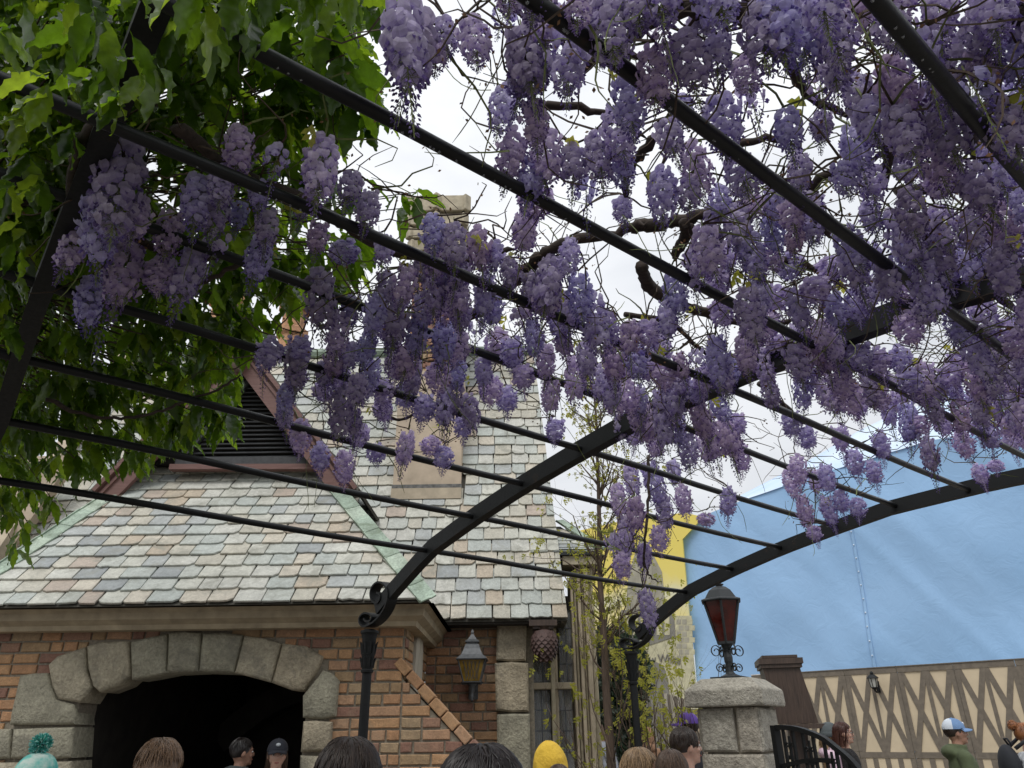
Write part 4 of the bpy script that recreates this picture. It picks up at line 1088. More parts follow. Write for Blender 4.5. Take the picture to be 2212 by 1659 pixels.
# ================================================================== STONE PIER WITH LANTERN, DARK WOOD PIER, GATE
def zs5(x, y): return (1426.4+x*.256, 1234.3+y*.256)
PY = 7.35
pcx = atY(*zs5(640, 1140), PY); pierc = (pcx[0], PY+.0)
cap_w = abs(atY(*zs5(1065, 1120), PY)[0]-atY(*zs5(170, 1120), PY)[0])
rotp = radians(33); side = cap_w/(cos(rotp)+sin(rotp))
zcap0 = atY(*zs5(640, 1135), PY-.4)[2]; zcap1 = atY(*zs5(640, 985), PY-.4)[2]; zcap2 = atY(*zs5(640, 905), PY-.1)[2]
pier = thing('gate_pier', 'square gate pier of rough stone blocks under a chamfered cap, beside the iron gate', 'gate pier', (pierc[0], pierc[1], 0))
Rz = np.array(Matrix.Rotation(-rotp, 3, 'Z'))
def pframe(k):   # k-th face: origin at centre, outward normal
    a = -rotp+k*pi/2; return V(cos(a), sin(a), 0), V(sin(a), -cos(a), 0)
q = MB(); hs = side/2; C0 = V(pierc[0], pierc[1], 0)
def loop(h, z): return [C0+Rz@V(sx*h, sy*h, 0)+V(0, 0, z) for sx, sy in ((-1, -1), (1, -1), (1, 1), (-1, 1))]
vs = loop(hs, zcap0)+loop(hs+.005, zcap0+.03)+loop(hs+.0, zcap1)+loop(hs*.66, zcap2)+loop(hs*.3, zcap2+.01)
q.add(vs, [(i*4+j, i*4+(j+1) % 4, (i+1)*4+(j+1) % 4, (i+1)*4+j) for i in range(4) for j in range(4)]+[(3, 2, 1, 0), (16, 17, 18, 19)])
cp = part('cap', q, M_pillar, pier); mo = cp.modifiers.new('b', 'BEVEL'); mo.width = .012; mo.segments = 2
hb = hs-.085
q = MB(); q.box(C0+V(0, 0, zcap0/2), (2*hb-.06, 2*hb-.06, zcap0), Rz); part('core', q, M_mortar, pier)
course = [(zcap0-.01, zcap0-.36), (zcap0-.375, zcap0-.80), (zcap0-.815, zcap0-1.2), (zcap0-1.215, 0.05)]
for ci, (z1, z0) in enumerate(course):
    for k in range(4):
        U_, N_ = pframe(k)
        split = [.62, .0, .45, .3][ci] if k % 2 == 0 else [0, .55, 0, .6][ci]
        segs = [(-hb, hb)] if split == 0 else [(-hb, -hb+2*hb*split-.008), (-hb+2*hb*split+.008, hb)]
        for (a, c_) in segs:
            q = MB(); cu = (a+c_)/2; w = (c_-a)/2-.004; hh = (z1-z0)/2
            P = [(-w, -hh), (0, -hh+.004), (w, -hh), (w, 0), (w, hh), (0, hh-.003), (-w, hh), (-w, 0)]
            q.prism(P, (0, 0, 0), U_, EZ, N_, .02, .018, .05); me = q.mesh('block', M_pillar)
            link('block', me, pier, C0+U_*cu+N_*hb*1.0+V(0, 0, (z0+z1)/2))
# lantern on the pier
ly0 = zcap2; ltop = atY(*zs5(510, 60), PY)[2]; h = ltop-ly0; LC = (pierc[0]-.015, pierc[1], ly0)
pl = thing('pier_lantern', 'large black six-sided lantern with dark red panes and scrolled base, on the stone pier', 'lantern', LC)
def hx(prof, name, mat, n=6, sm=False, rot=.25):
    q = MB(); q.lathe([(r, z*h) for r, z in prof], LC, n, rot=rot); return part(name, q, mat, pl, sm)
q = MB(); q.box(V(*LC)+V(0, 0, .008), (.29, .29, .022), Rz); part('base_plate', q, M_iron_g, pl)
hx([(.10, .02), (.095, .03), (.05, .05), (.035, .07), (.03, .11), (.034, .15), (.04, .17), (.042, .21), (.036, .235), (.03, .26), (.035, .29), (.055, .33), (.062, .345)], 'stem', M_iron_g, 8)
red = plain("dark_red_glass", (.055, .006, .003), .12, 0, 9, .5, .1)
hx([(.078, .345), (.175, .755)], 'glass', red)
hx([(.205, .755), (.21, .765), (.205, .775), (.165, .79), (.14, .83), (.115, .87), (.07, .905), (.045, .915)], 'hood', M_iron_g)
hx([(.03, .915), (.03, .925), (.045, .93), (.045, .94), (.022, .945), (.022, .96), (.04, .975), (.03, .99), (.012, 1.0)], 'finial', M_iron_g, 10)
q = MB()
for k in range(6):
    a = 2*pi*k/6+.25; q = MB(); q.tube([V(*LC)+V(.082*cos(a), .082*sin(a), .345*h), V(*LC)+V(.182*cos(a), .182*sin(a), .755*h)], .012, 4); part('corner_bar', q, M_iron_g, pl)
q = MB(); q.lathe([(.09, .335*h), (.09, .36*h), (.06, .36*h)], LC, 6, rot=.25); part('collar', q, M_iron_g, pl)
def curl(cx, cz, r, turns, a0, dirn, n=26): return [(cx+r*(1-.72*i/n)*cos(a0+dirn*turns*2*pi*i/n), cz+r*(1-.72*i/n)*sin(a0+dirn*turns*2*pi*i/n)) for i in range(n+1)]
for k in range(4):
    a = k*pi/2-rotp+pi/4; rd = V(cos(a), sin(a), 0); td = V(-sin(a), cos(a), 0)
    for (r_, cx, cz) in ((.058, .115, .265*h), (.042, .095, .105*h)):
        pts = [V(*LC)+rd*x+V(0, 0, z) for x, z in curl(cx, cz, r_, 1.35, pi*.75, -1)]
        pts = [V(*LC)+rd*.035+V(0, 0, cz-.35*r_)]+[V(*LC)+rd*.04+V(0, 0, cz+.2*r_)]+pts[2:]
        q = MB(); q.strip(pts, .014, .006, td); part('scroll', q, M_iron_g, pl)
# dark timber pier behind
WB = 9.6
def wq(x, y, Y=WB): return atY(*zs5(x, y), Y)
wp = thing('timber_pier', 'dark brown panelled timber pier with a moulded top, behind the stone pier', 'timber pier', (wq(1080, 1290)[0], WB, 0))
wz0, wz1 = wq(1080, 1285)[2], wq(1080, 812)[2]; wx0, wx1 = wq(925, 1000)[0], wq(1250, 1000)[0]; ww = wx1-wx0; wcx = (wx0+wx1)/2
Rw = np.array(Matrix.Rotation(radians(-12), 3, 'Z'))
q = MB(); 
def lp2(w_, z, cx_=wcx): return [V(cx_, WB+.25, z)+Rw@V(sx*w_/2, sy*.26, 0) for sx, sy in ((-1, -1), (1, -1), (1, 1), (-1, 1))]
q.add(lp2(ww*.97, wz0, wcx+.10)+lp2(ww*.93, wz1, wcx), [(0, 1, 5, 4), (1, 2, 6, 5), (2, 3, 7, 6), (3, 0, 4, 7), (3, 2, 1, 0), (4, 5, 6, 7)]); part('panel', q, M_dwood, wp)
q = MB()
for (w_, z, t_) in ((ww*1.04, wz1+.02, .04), (ww*1.12, wz1+.075, .065), (ww*.9, wz1+.13, .03)): q.box((wcx, WB+.25, z), (w_, .56+(w_-ww), t_), Rw)
part('moulded_top', q, M_dwood, wp)
q = MB(); q.box((wcx+.16, WB+.2, wz0-.03), (ww*1.15, .66, .05), Rw); part('ledge', q, M_dwood, wp)
q = MB(); q.box((wcx+.10, WB+.25, (wz0-.06)/2), (.20, .2, wz0-.06), Rw); part('leg', q, M_dwood, wp)
# iron gate
GYY = 6.6
gt = thing('iron_gate', 'black wrought iron gate with swept top rail and scrolled bars beside stone pier', 'gate', (atY(1676, 1659, GYY)[0], GYY, 0))
g0 = atY(*zs5(965, 1310), GYY); g1 = atY(1880, 1700, 5.7); gu = unit((g1-g0)*V(1, 1, 0)); gn = V(gu[1], -gu[0], 0)
def gq(px, py): q = atP(px, py, g0, gn); return q
arc = [gq(*p) for p in [zs5(985, 1316), zs5(1060, 1318), zs5(1150, 1328), zs5(1260, 1360), zs5(1380, 1412), (1805, 1615), (1840, 1645), (1870, 1685), (1890, 1730)]]
arc = spline(arc, 4)
q = MB(); q.strip(arc, .04, .035, gn); part('top_rail', q, M_iron, gt)
q = MB(); st = gq(*zs5(968, 1330)); q.box((st[0], st[1], (g0[2]+.01)/2), (.055, .055, g0[2]+.01), np.array([gu, gn, EZ]).T); part('stile', q, M_iron, gt)
us_ = [np.dot(p-g0, gu) for p in arc]; zs_ = [p[2] for p in arc]
low = gq(*zs5(1000, 1650))[2]
def top_at(u): return float(np.interp(u, us_, zs_))
q = MB(); q.strip([g0*V(1, 1, 0)+gu*u+V(0, 0, low+.06*sin(min(1, u/.5)*pi/2)) for u in np.linspace(.02, .62, 12)], .03, .03, gn); part('mid_rail', q, M_iron, gt)
for k in range(8):
    u = .10+.115*k; z1 = top_at(u)
    if z1 < .5: continue
    q = MB(); q.box(g0*V(1, 1, 0)+gu*u+V(0, 0, z1/2), (.02, .02, z1), np.array([gu, gn, EZ]).T); part('bar', q, M_iron, gt)
for k in range(4):
    u = .16+.23*k; z1 = top_at(u)-.06; cz2 = z1-.15
    q = MB(); base = g0*V(1, 1, 0)+gu*u
    for sx in (-1, 1):
        for sz in (-1, 1):
            pts = [base+gu*sx*x+V(0, 0, cz2+sz*z) for x, z in [(.008, .0), (.008, .05), (.012, .085)]+curl(.032, .085, .022, 1.0, pi, -1, 12)]
            q.strip(pts, .014, .006, gn)
    q.box(base+V(0, 0, cz2), (.035, .03, .03), np.array([gu, gn, EZ]).T); q.box(base+V(0, 0, cz2), (.014, .014, .30), np.array([gu, gn, EZ]).T)
    part('scroll_ornament', q, M_iron, gt)

# ================================================================== YOUNG TREE, BARE SHRUB, CONIFER
def grow(mb, tips, p, d, L, r, depth, R, spread=.55, up=.25, nseg=4):
    pts = [np.array(p, float)]; d = unit(d); rr = [r]
    for i in range(nseg):
        d = unit(d+V(R.gauss(0, .10), R.gauss(0, .10), R.gauss(0, .06)+up*.15)); pts.append(pts[-1]+d*L/nseg); rr.append(r*(1-.5*(i+1)/nseg))
    mb.tube(pts, rr, 6 if r > .012 else 4)
    if depth <= 1: tips.extend([(pts[-1], d), (pts[-2], d)])
    if depth == 0: return
    for k in range(R.choice((2, 3, 3)) if depth > 1 else R.choice((3, 4))):
        j = R.randrange(1, nseg+1); a = R.uniform(0, 2*pi); s_ = unit(np.cross(d, V(cos(a), sin(a), .3)))
        grow(mb, tips, pts[j], d*(1-spread)+s_*spread+V(0, 0, up*.5), L*R.uniform(.5, .75), rr[j]*.6, depth-1, R, spread, up, nseg)
def small_leaf():   # drooping compound leaf, several leaflets
    vs, fs = [], []
    for (x, y, a, s_) in ((0, .0, 0, 1), (.0, -.012, 1.1, .8), (0, -.012, -1.1, .8), (0, -.028, .9, .8), (0, -.028, -.9, .8), (0, -.04, .1, .9)):
        b_ = len(vs); dx, dy = sin(a), -cos(a); L_ = .032*s_; w = .010*s_
        for (t_, q_) in ((0, 0), (.45, -1), (1, 0), (.45, 1)): vs.append((x+dx*L_*t_+(-dy)*w*q_, y+dy*L_*t_+dx*w*q_, -.004*t_*6*abs(a)))
        fs.append((b_, b_+1, b_+2, b_+3))
    return vs, fs
def leaf_cloud(name, tips, n, parent, size=1.0, R=random, spread=.06, mat=None):
    vs, fs = small_leaf(); M = []; rn = []
    for k in range(n):
        p, d = R.choice(tips); p = p+V(R.gauss(0, spread), R.gauss(0, spread), R.gauss(0, spread))
        e = Euler((R.uniform(1.0, 2.3), R.uniform(-.6, .6), R.uniform(0, 2*pi))).to_matrix(); s_ = size*R.uniform(.6, 1.4)
        m_ = np.eye(4); m_[:3, :3] = np.array(e)*s_; m_[:3, 3] = p; M.append(m_); rn.append(R.random())
    o = merged(name, vs, fs, M, rn, mat or M_yleaf, parent, False); o['kind'] = 'stuff'; return o
R7 = random.Random(17)
TY = 7.9
tree = thing('young_tree', 'slender young tree with thin brown trunk and sparse yellow-green new leaves', 'tree', tuple(atY(1322, 1659, TY)*V(1, 1, 0)))
tb = atY(1322, 1659, TY)*V(1, 1, 0); tp_ = [tb]+[atY(x, y, TY) for x, y in ((1320, 1640), (1310, 1500), (1306, 1400), (1296, 1250), (1294, 1100), (1290, 980), (1284, 860), (1262, 780))]
q = MB(); q.tube(spline(tp_, 3), list(np.interp(np.linspace(0, 1, len(spline(tp_, 3))), [0, .3, .7, 1], [.046, .040, .019, .006])), 10); part('trunk', q, M_bark, tree, True)
tips = []; q = MB(); trunk_pts = spline(tp_, 5)
for k in range(46):
    t_ = R7.uniform(.28, .97); p = trunk_pts[int(t_*(len(trunk_pts)-1))]
    a = R7.uniform(0, 2*pi); grow(q, tips, p, V(cos(a)*.75, sin(a)*.5, .75), R7.uniform(.35, .65)*(1.15-.4*t_), .012, 2, R7, .5, .25)
part('branches', q, M_bark, tree, True)
leaf_cloud('leaves', tips, 900, tree, .95, R7, .05)
shr = thing('bare_shrub', 'many-stemmed twiggy shrub with a few yellow-green leaves, left of the stone gate pier', 'shrub', tuple(atY(1410, 1659, 8.2)*V(1, 1, 0)))
tips = []; q = MB()
for k in range(15):
    a = R7.uniform(0, 2*pi); x0 = atY(1410, 1659, 8.2)*V(1, 1, 0)+V(R7.uniform(-.4, .45), R7.uniform(-.3, .3), 0)
    grow(q, tips, x0, V(R7.uniform(-.28, .30), R7.uniform(-.25, .25), 1), R7.uniform(1.3, 1.75), .018, 3, R7, .38, .35, 5)
part('stems', q, M_bark, shr, True)
tips = [t for t in tips if t[0][2] > 1.3 and proj(t[0])[0] < 1500]
leaf_cloud('leaves', tips, 480, shr, 1.2, R7, .05)
def evergreen(name, label, cat, c, rx, rz_, n, col, parent=None):
    o = thing(name, label, cat, (c[0], c[1], 0)); q = MB(); q.tube([V(c[0], c[1], 0), V(c[0], c[1], c[2])], .09, 8); part('trunk', q, M_bark, o)
    vs, fs = small_leaf(); M = []; rn = []
    for k in range(n):
        u = unit(rng.normal(size=3)); r = rng.random()**.4; p = V(*c)+u*V(rx, rx, rz_)*r*(1+.18*sin(u[0]*7+u[2]*5)+.1*sin(u[1]*11))
        e = Euler((rng.uniform(0, 3), rng.uniform(0, 3), rng.uniform(0, 6))).to_matrix(); m_ = np.eye(4); m_[:3, :3] = np.array(e)*rng.uniform(1.5, 3); m_[:3, 3] = p; M.append(m_); rn.append(rng.random())
    merged('crown', vs, fs, M, rn, col, o, False)['kind'] = 'stuff'
M_conif = leafy("conifer_green", [(0, (.03, .05, .035)), (1, (.07, .10, .07))], [(0, (.05, .09, .03)), (1, (.08, .14, .05))], .25, .6, 'rnd')
cc = atY(1330, 1475, 14)
evergreen('conifer', 'dark blue-green evergreen bush behind the young tree and the yellow scrim foot', 'tree', (cc[0], 14, cc[2]-.1), .52, 1.05, 5000, M_conif)

# ================================================================== PEOPLE
def skin_mat(name, c):
    m, n, l, b = newmat(name); b.inputs['Subsurface Weight'].default_value = .15; b.inputs['Subsurface Radius'].default_value = (.02, .008, .004)
    t = noise(n, l, 25, 4, .6); r = ramp(n, l, t.outputs['Fac'], [(.3, tuple(k*.85 for k in c)), (.7, tuple(min(1, k*1.1) for k in c))]); l.new(r.outputs[0], b.inputs['Base Color']); b.inputs['Roughness'].default_value = .5
    return m
M_skin = skin_mat("fair_skin", (.52, .31, .23)); M_skin2 = skin_mat("tan_skin", (.38, .21, .145))
def hairmat(name, c):
    m, n, l, b = newmat(name); o = n.new('ShaderNodeAttribute'); o.attribute_name = 'rnd'
    r = ramp(n, l, o.outputs['Fac'], [(0, tuple(k*.55 for k in c)), (.5, c), (1, tuple(min(1, k*1.6) for k in c))]); l.new(r.outputs[0], b.inputs['Base Color']); b.inputs['Roughness'].default_value = .38
    return m
M_hb = hairmat("dark_brown_hair", (.030, .019, .013)); M_hk = hairmat("black_brown_hair", (.014, .010, .009)); M_hl = hairmat("light_brown_hair", (.19, .115, .065)); M_hbl = hairmat("blond_hair", (.30, .20, .11)); M_hm = hairmat("mid_brown_hair", (.10, .062, .04)); M_hg = hairmat("ginger_hair", (.26, .10, .035))
_cl = {}
def cloth(c, r=.85):
    k = (c, r)
    if k not in _cl: _cl[k] = plain("cloth_%d" % len(_cl), c, r, 0, 9, .14, .35, .012)
    return _cl[k]
def capsule(mb, p0, p1, r0, r1, n=10):
    p0, p1 = V(*p0), V(*p1); d = unit(p1-p0)
    pts = [p0-d*r0*.9, p0-d*r0*.6, p0, (p0+p1)/2, p1, p1+d*r1*.6, p1+d*r1*.9]
    mb.tube(pts, [r0*.35, r0*.8, r0, (r0+r1)/2*1.02, r1, r1*.8, r1*.35], n)
def remesh(mb, name, mat, vox):
    me = mb.mesh('tmp', mat); ob = bpy.data.objects.new('tmp', me); COL.objects.link(ob)
    md = ob.modifiers.new('r', 'REMESH'); md.mode = 'VOXEL'; md.voxel_size = vox; md.use_smooth_shade = True
    s_ = ob.modifiers.new('s', 'SMOOTH'); s_.factor = .5; s_.iterations = 3
    dg = bpy.context.evaluated_depsgraph_get(); dg.update(); out = bpy.data.meshes.new_from_object(ob.evaluated_get(dg)); out.name = name
    bpy.data.objects.remove(ob); bpy.data.meshes.remove(me)
    out.materials.clear(); out.materials.append(mat); return out
def person(label, px, ptop, zc, heading, H=None, skin=None, hair=None, style='short', hat=None, coat=(.1, .1, .1), trousers=(.04, .045, .06), face=False, vox=.016, strands=160,
           group=None, arms='down', hood=False, tilt=0.0, fur=False, pose_hand=False, hairscale=1.0, pack=None):
    """head top seen at (px, ptop) from zc away; heading 0 = facing away from the viewer, pi = towards"""
    skin = skin or M_skin; hair = hair or M_hb
    P = atD(px, ptop, zc); Ht = P[2]-(.06 if hood is True else .05 if hat in ('beanie', 'pom') else .025 if (hat or hood) else .012); k = Ht/1.75
    root = thing('person', label, 'person', (P[0], P[1], 0), group)
    def put(me, nm, par=root):
        o = link(nm, me, par, (P[0], P[1], 0)); 
        if par is root: o.rotation_euler = (0, 0, heading); o.scale = (k, k, k)
        else: o.location = (0, 0, 0)
        return o
    def arms_(mb, g):
        for sx in (-1, 1):
            sh = (sx*.175, -.01, 1.40)
            if arms == 'phone' : el, wr = (sx*.26, .16, 1.20), (sx*.09, .30, 1.50)
            elif arms == 'front': el, wr = (sx*.23, .02, 1.13), (sx*.10, .22, 1.12)
            else: el, wr = (sx*.225, -.02, 1.12), (sx*.24, .05, .88)
            yield sx, sh, el, wr
    b = MB()
    b.ball((0, .0, 1.64), (.073, .093, .108), 16, 12); b.ball((0, .035, 1.575), (.052, .058, .062), 12, 8); b.ball((0, .080, 1.54), (.024, .018, .018), 8, 6)
    b.ball((0, .100, 1.618), (.012, .020, .022), 8, 6); b.ball((0, .108, 1.606), (.017, .013, .010), 8, 6); b.ball((0, .084, 1.658), (.05, .016, .010), 8, 6); b.ball((0, .090, 1.572), (.022, .010, .008), 8, 6)
    for sx in (-1, 1): b.ball((sx*.076, -.002, 1.622), (.009, .018, .030), 8, 6); b.ball((sx*.036, .072, 1.605), (.022, .018, .018), 8, 6)
    capsule(b, (0, -.02, 1.42), (0, -.005, 1.56), .058, .052)
    b.ball((0, 0, 1.29), (.165, .105, .17), 14, 10); b.ball((0, 0, 1.08), (.135, .095, .2), 14, 10); b.ball((0, 0, .92), (.15, .11, .12), 14, 10)
    for sx, sh, el, wr in arms_(b, 0):
        capsule(b, (sx*.06, -.015, 1.42), sh, .05, .05); capsule(b, sh, el, .045, .036); capsule(b, el, wr, .036, .026)
        w, e = V(*wr), V(*el); d = unit(w-e); pal = w+d*.055; sd = unit(np.cross(d, V(0, 1, .2)))
        b.ball(pal, (.022, .036, .045) if abs(d[2]) > .5 else (.03, .045, .022), 8, 6)
        for f in range(4):
            o_ = sd*(.026*(f-1.5)/1.5); Lf = (.062, .072, .068, .055)[f]; b.tube([pal+o_, pal+o_*1.2+d*.06, pal+o_*1.25+d*(.05+Lf)+V(0, .012, 0)], [.0095, .009, .007], 6)
        b.tube([w+sd*.02, w+sd*.055+d*.035, w+sd*.06+d*.075], [.011, .010, .008], 6)
        capsule(b, (sx*.085, 0, .9), (sx*.10, .01, .5), .078, .055); capsule(b, (sx*.10, .01, .5), (sx*.10, -.01, .09), .054, .036); b.ball((sx*.10, .05, .045), (.042, .12, .042), 10, 6)
    body = put(remesh(b, 'body', skin, vox), 'body')
    j = MB()
    j.ball((0, 0, 1.30), (.19, .135, .18), 14, 10); j.ball((0, 0, 1.10), (.175, .135, .22), 14, 10); j.ball((0, -.0, .95), (.185, .145, .16), 14, 10)
    j.tube([V(0, -.02, 1.38), V(0, -.015, 1.47)], [.12, .075], 12)
    for sx, sh, el, wr in arms_(j, 0):
        capsule(j, (sx*.05, -.015, 1.405), sh, .072, .072); capsule(j, sh, el, .070, .058); capsule(j, el, tuple(V(*el)+(V(*wr)-V(*el))*.92), .058, .045)
    if hood == 'down': j.ball((0, -.10, 1.45), (.125, .08, .07), 12, 8); j.tube([V(0, -.02, 1.42), V(0, -.01, 1.52)], [.10, .088], 12)
    put(remesh(j, 'coat', fur or cloth(coat), max(vox, .014)), 'coat')
    t_ = MB()
    for sx in (-1, 1): capsule(t_, (sx*.085, 0, .92), (sx*.10, .01, .5), .10, .075); capsule(t_, (sx*.10, .01, .5), (sx*.10, -.01, .12), .072, .055)
    put(remesh(t_, 'trousers', cloth(trousers), .022), 'trousers')
    t_ = MB(); 
    for sx in (-1, 1): t_.ball((sx*.10, .05, .05), (.05, .14, .052), 12, 8)
    put(t_.mesh('shoes', cloth((.05, .05, .05)), True), 'shoes')
    if face:
        for sx in (-1, 1):
            e = MB(); e.ball((sx*.031, .083, 1.636), (.0125, .011, .0085), 10, 8); put(e.mesh('eye', plain("eye_white", (.6, .58, .55), .3, 0, 5, .05, 0) if 'eye_white' not in bpy.data.materials else bpy.data.materials['eye_white'], True), 'eye')
            e = MB(); e.ball((sx*.031, .0925, 1.636), (.006, .004, .006), 8, 6); put(e.mesh('iris', cloth((.03, .02, .015)), True), 'iris')
            e = MB(); e.tube([V(sx*.012, .097, 1.655), V(sx*.032, .097, 1.662), V(sx*.052, .082, 1.657)], .0035, 5); put(e.mesh('eyebrow', hair), 'eyebrow')
        e = MB(); e.ball((0, .0985, 1.572), (.021, .006, .006), 10, 6); put(e.mesh('lips', cloth((.36, .13, .11)), True), 'lips')
    # hair: shell and strands
    if style != 'none' and not (hood is True):
        hs_ = hairscale
        h = MB(); R = random.Random(int(px*7)); C = V(0, -.014, 1.655); rad = V(.083*hs_, .100*hs_, .100*hs_)
        nu, nv = 28, 16; vs = []; 
        for i in range(nv+1):
            th = pi*.72*i/nv
            for a_ in range(nu):
                a = 2*pi*a_/nu; fr = max(0, sin(a))   # front is +y
                th2 = min(th, 1.05+ (1-fr)*1.35)
                w = 1+.035*sin(a*5+i*.8)+.02*sin(a*11)*hs_
                vs.append(C+rad*V(sin(th2)*cos(a), sin(th2)*sin(a), cos(th2))*w)
        h.cr = .35; h.add(vs, [(i*nu+a_, (i+1)*nu+a_, (i+1)*nu+(a_+1) % nu, i*nu+(a_+1) % nu) for i in range(nv) for a_ in range(nu)])
        crown = V(.02, -.03, 0)
        for s_i in range(strands):
            a = R.uniform(0, 2*pi); fr = max(0, sin(a)); th0 = R.uniform(.02, .9 if style == 'short' else .5); th1 = min(th0+R.uniform(.5, 1.2), 1.2+(1-fr)*1.15)
            if style == 'crop': th1 = min(th0+.25, 1.2+(1-fr)*1.1); th0 = R.uniform(.02, 1.9)
            a1 = a+R.gauss(0, .18); pts = []; lift = R.uniform(.0, .10 if style != 'messy' else .22)
            for kk in range(6):
                f = kk/5; th = th0+(th1-th0)*f; an = a+(a1-a)*f; w = 1.02+lift*f*(1-.5*f)+.02*sin(an*9)
                pts.append(C+rad*V(sin(th)*cos(an), sin(th)*sin(an), cos(th))*w)
            if style == 'long' and fr < .75:
                e_ = pts[-1]; Ll = R.uniform(.12, .30)
                for kk in range(1, 5): pts.append(V(e_[0]*(1+.10*kk/4), e_[1]-.012*kk, e_[2]-Ll*kk/4)+V(R.gauss(0, .004), R.gauss(0, .004), 0))
            h.cr = R.random(); h.tube(pts, [.0026]*(len(pts)-1)+[.0005], 3, False)
        if style == 'long':
            h.cr = .3
            vs = []; nn = 20
            for i in range(10):
                z = 1.66-.40*i/9; w = .086+.02*sin(pi*i/9)
                for jx in range(nn+1):
                    a = pi+pi*.10-(-1)*(pi*.8)*jx/nn; vs.append(V(w*cos(a), .0+(w+.01)*sin(a)*(1 if sin(a) < 0 else .6)-.02-.03*i/9, z)*V(1, 1, 1))
            h.add(vs, [(i*(nn+1)+jx, i*(nn+1)+jx+1, (i+1)*(nn+1)+jx+1, (i+1)*(nn+1)+jx) for i in range(9) for jx in range(nn)])
        if style == 'bun':
            h.cr = .4; h.ball((.0, -.105, 1.73), (.05, .05, .048), 12, 8)
            for s_i in range(90):
                u = unit(V(R.gauss(0, 1), R.gauss(0, 1), R.gauss(0, 1))); c = V(0, -.105, 1.73); t2 = unit(np.cross(u, V(R.gauss(0, 1), R.gauss(0, 1), R.gauss(0, 1))))
                h.cr = R.random(); h.tube([c+u*.048, c+unit(u+t2*.5)*.055, c+unit(u+t2*1.1)*.056], [.003, .003, .001], 3, False)
        put(h.mesh('hair', hair, True), 'hair')
    if hat in ('beanie', 'pom'):
        c1, c2 = (coat, coat)
        hm = MB(); vs = []; nu, nv = 32, 10
        for i in range(nv+1):
            th = pi/2*i/nv
            for a_ in range(nu):
                a = 2*pi*a_/nu; w = 1+(.012 if a_ % 2 else 0); r = sin(th)**.8; vs.append(V(.094*r*cos(a)*w, .112*r*sin(a)*w-.012, 1.665+.125*cos(th)))
        hm.add(vs, [(i*nu+a_, (i+1)*nu+a_, (i+1)*nu+(a_+1) % nu, i*nu+(a_+1) % nu) for i in range(nv) for a_ in range(nu)])
        put(hm.mesh('hat', HATM[0], True), 'hat')
        hm = MB(); hm.lathe([(.094, 1.62), (.100, 1.625), (.100, 1.675), (.094, 1.68)], (0, -.012, 0), 32, sx=1, sy=1.17); put(hm.mesh('hat_cuff', HATM[1], True), 'hat_cuff')
        if hat == 'pom':
            hm = MB(); c = V(0, -.02, 1.825); R = random.Random(2)
            for s_i in range(420):
                u = unit(V(R.gauss(0, 1), R.gauss(0, 1), R.gauss(0, 1))); hm.cr = R.random(); hm.tube([c+u*.015, c+u*(.050+R.uniform(-.006, .006))], [.0035, .003], 3)
            put(hm.mesh('pompom', POMM), 'pompom')
    if hat == 'cap':
        hm = MB(); vs = []; nu, nv = 24, 9
        for i in range(nv+1):
            th = pi/2*i/nv
            for a_ in range(nu): a = 2*pi*a_/nu; r = sin(th)**.85; vs.append(V(.092*r*cos(a), .110*r*sin(a)-.010, 1.662+.105*cos(th)))
        hm.add(vs, [(i*nu+a_, (i+1)*nu+a_, (i+1)*nu+(a_+1) % nu, i*nu+(a_+1) % nu) for i in range(nv) for a_ in range(nu)])
        hm.m = [1 if (HATM[2] and sum(hm.v[i_][1] for i_ in f)/4 < -.035) else 0 for f in hm.f]
        hm.ball((0, -.01, 1.768), (.008, .008, .005), 8, 5)
        put(hm.mesh('cap', [HATM[0], HATM[2] or HATM[0]], True), 'cap')
        hm = MB(); vs = []
        for i in range(11):
            a = radians(25)+radians(130)*i/10
            vs += [V(.092*cos(a), .108*sin(a)-.01, 1.672), V(.085*cos(a), .10*sin(a)+.065*sin(a), 1.660-.012*abs(cos(a)*2)), V(.085*cos(a), .10*sin(a)+.065*sin(a), 1.654-.012*abs(cos(a)*2)), V(.092*cos(a), .108*sin(a)-.01, 1.664)]
        hm.add(vs, [(i*4+a_, i*4+4+a_, i*4+4+(a_+1) % 4, i*4+(a_+1) % 4) for i in range(10) for a_ in range(4)])
        put(hm.mesh('brim', HATM[1], True), 'brim')
        if HATM[3]:
            hm = MB(); hm.ball((0, .088, 1.715), (.022, .010, .016), 12, 6, np.array(Matrix.Rotation(.45, 3, 'X'))); put(hm.mesh('badge', HATM[3], True), 'badge')
    if hood is True:
        hm = MB(); vs = []; nu, nv = 28, 14
        for i in range(nv+1):
            th = pi*.80*i/nv
            for a_ in range(nu):
                a = 2*pi*a_/nu+pi/2; fr = max(0, sin(a)); th2 = min(th, .95+(1-fr**2)*1.65); w = 1+.035*sin(a*3+i*.5)+.02*sin(a*7-i*1.1)
                vs.append(V(.118*sin(th2)*cos(a)*w*(1-.10*max(0, cos(th2))), .128*sin(th2)*sin(a)*w-.018-.03*max(0, cos(th2))**3, 1.645+.150*cos(th2)*(1 if cos(th2) > 0 else 1.25)*(1+.03*sin(a*4))))
        hm.add(vs, [(i*nu+a_, (i+1)*nu+a_, (i+1)*nu+(a_+1) % nu, i*nu+(a_+1) % nu) for i in range(nv) for a_ in range(nu)])
        hm.tube([V(0, -.02, 1.42), V(0, -.02, 1.50), V(0, -.015, 1.56)], [.135, .115, .098], 18)
        put(hm.mesh('hood', plain('soft_hood', coat, .85, 0, 3.5, .10, 1.0, .05), True), 'hood')
    return root, put
yl = (.80, .52, .055)
M_dk = cloth((.015, .017, .022)); NAVY = cloth((.018, .022, .05)); TEAL = plain("teal_knit", (.16, .52, .46), .9, 0, 7, .45, .5, .01)
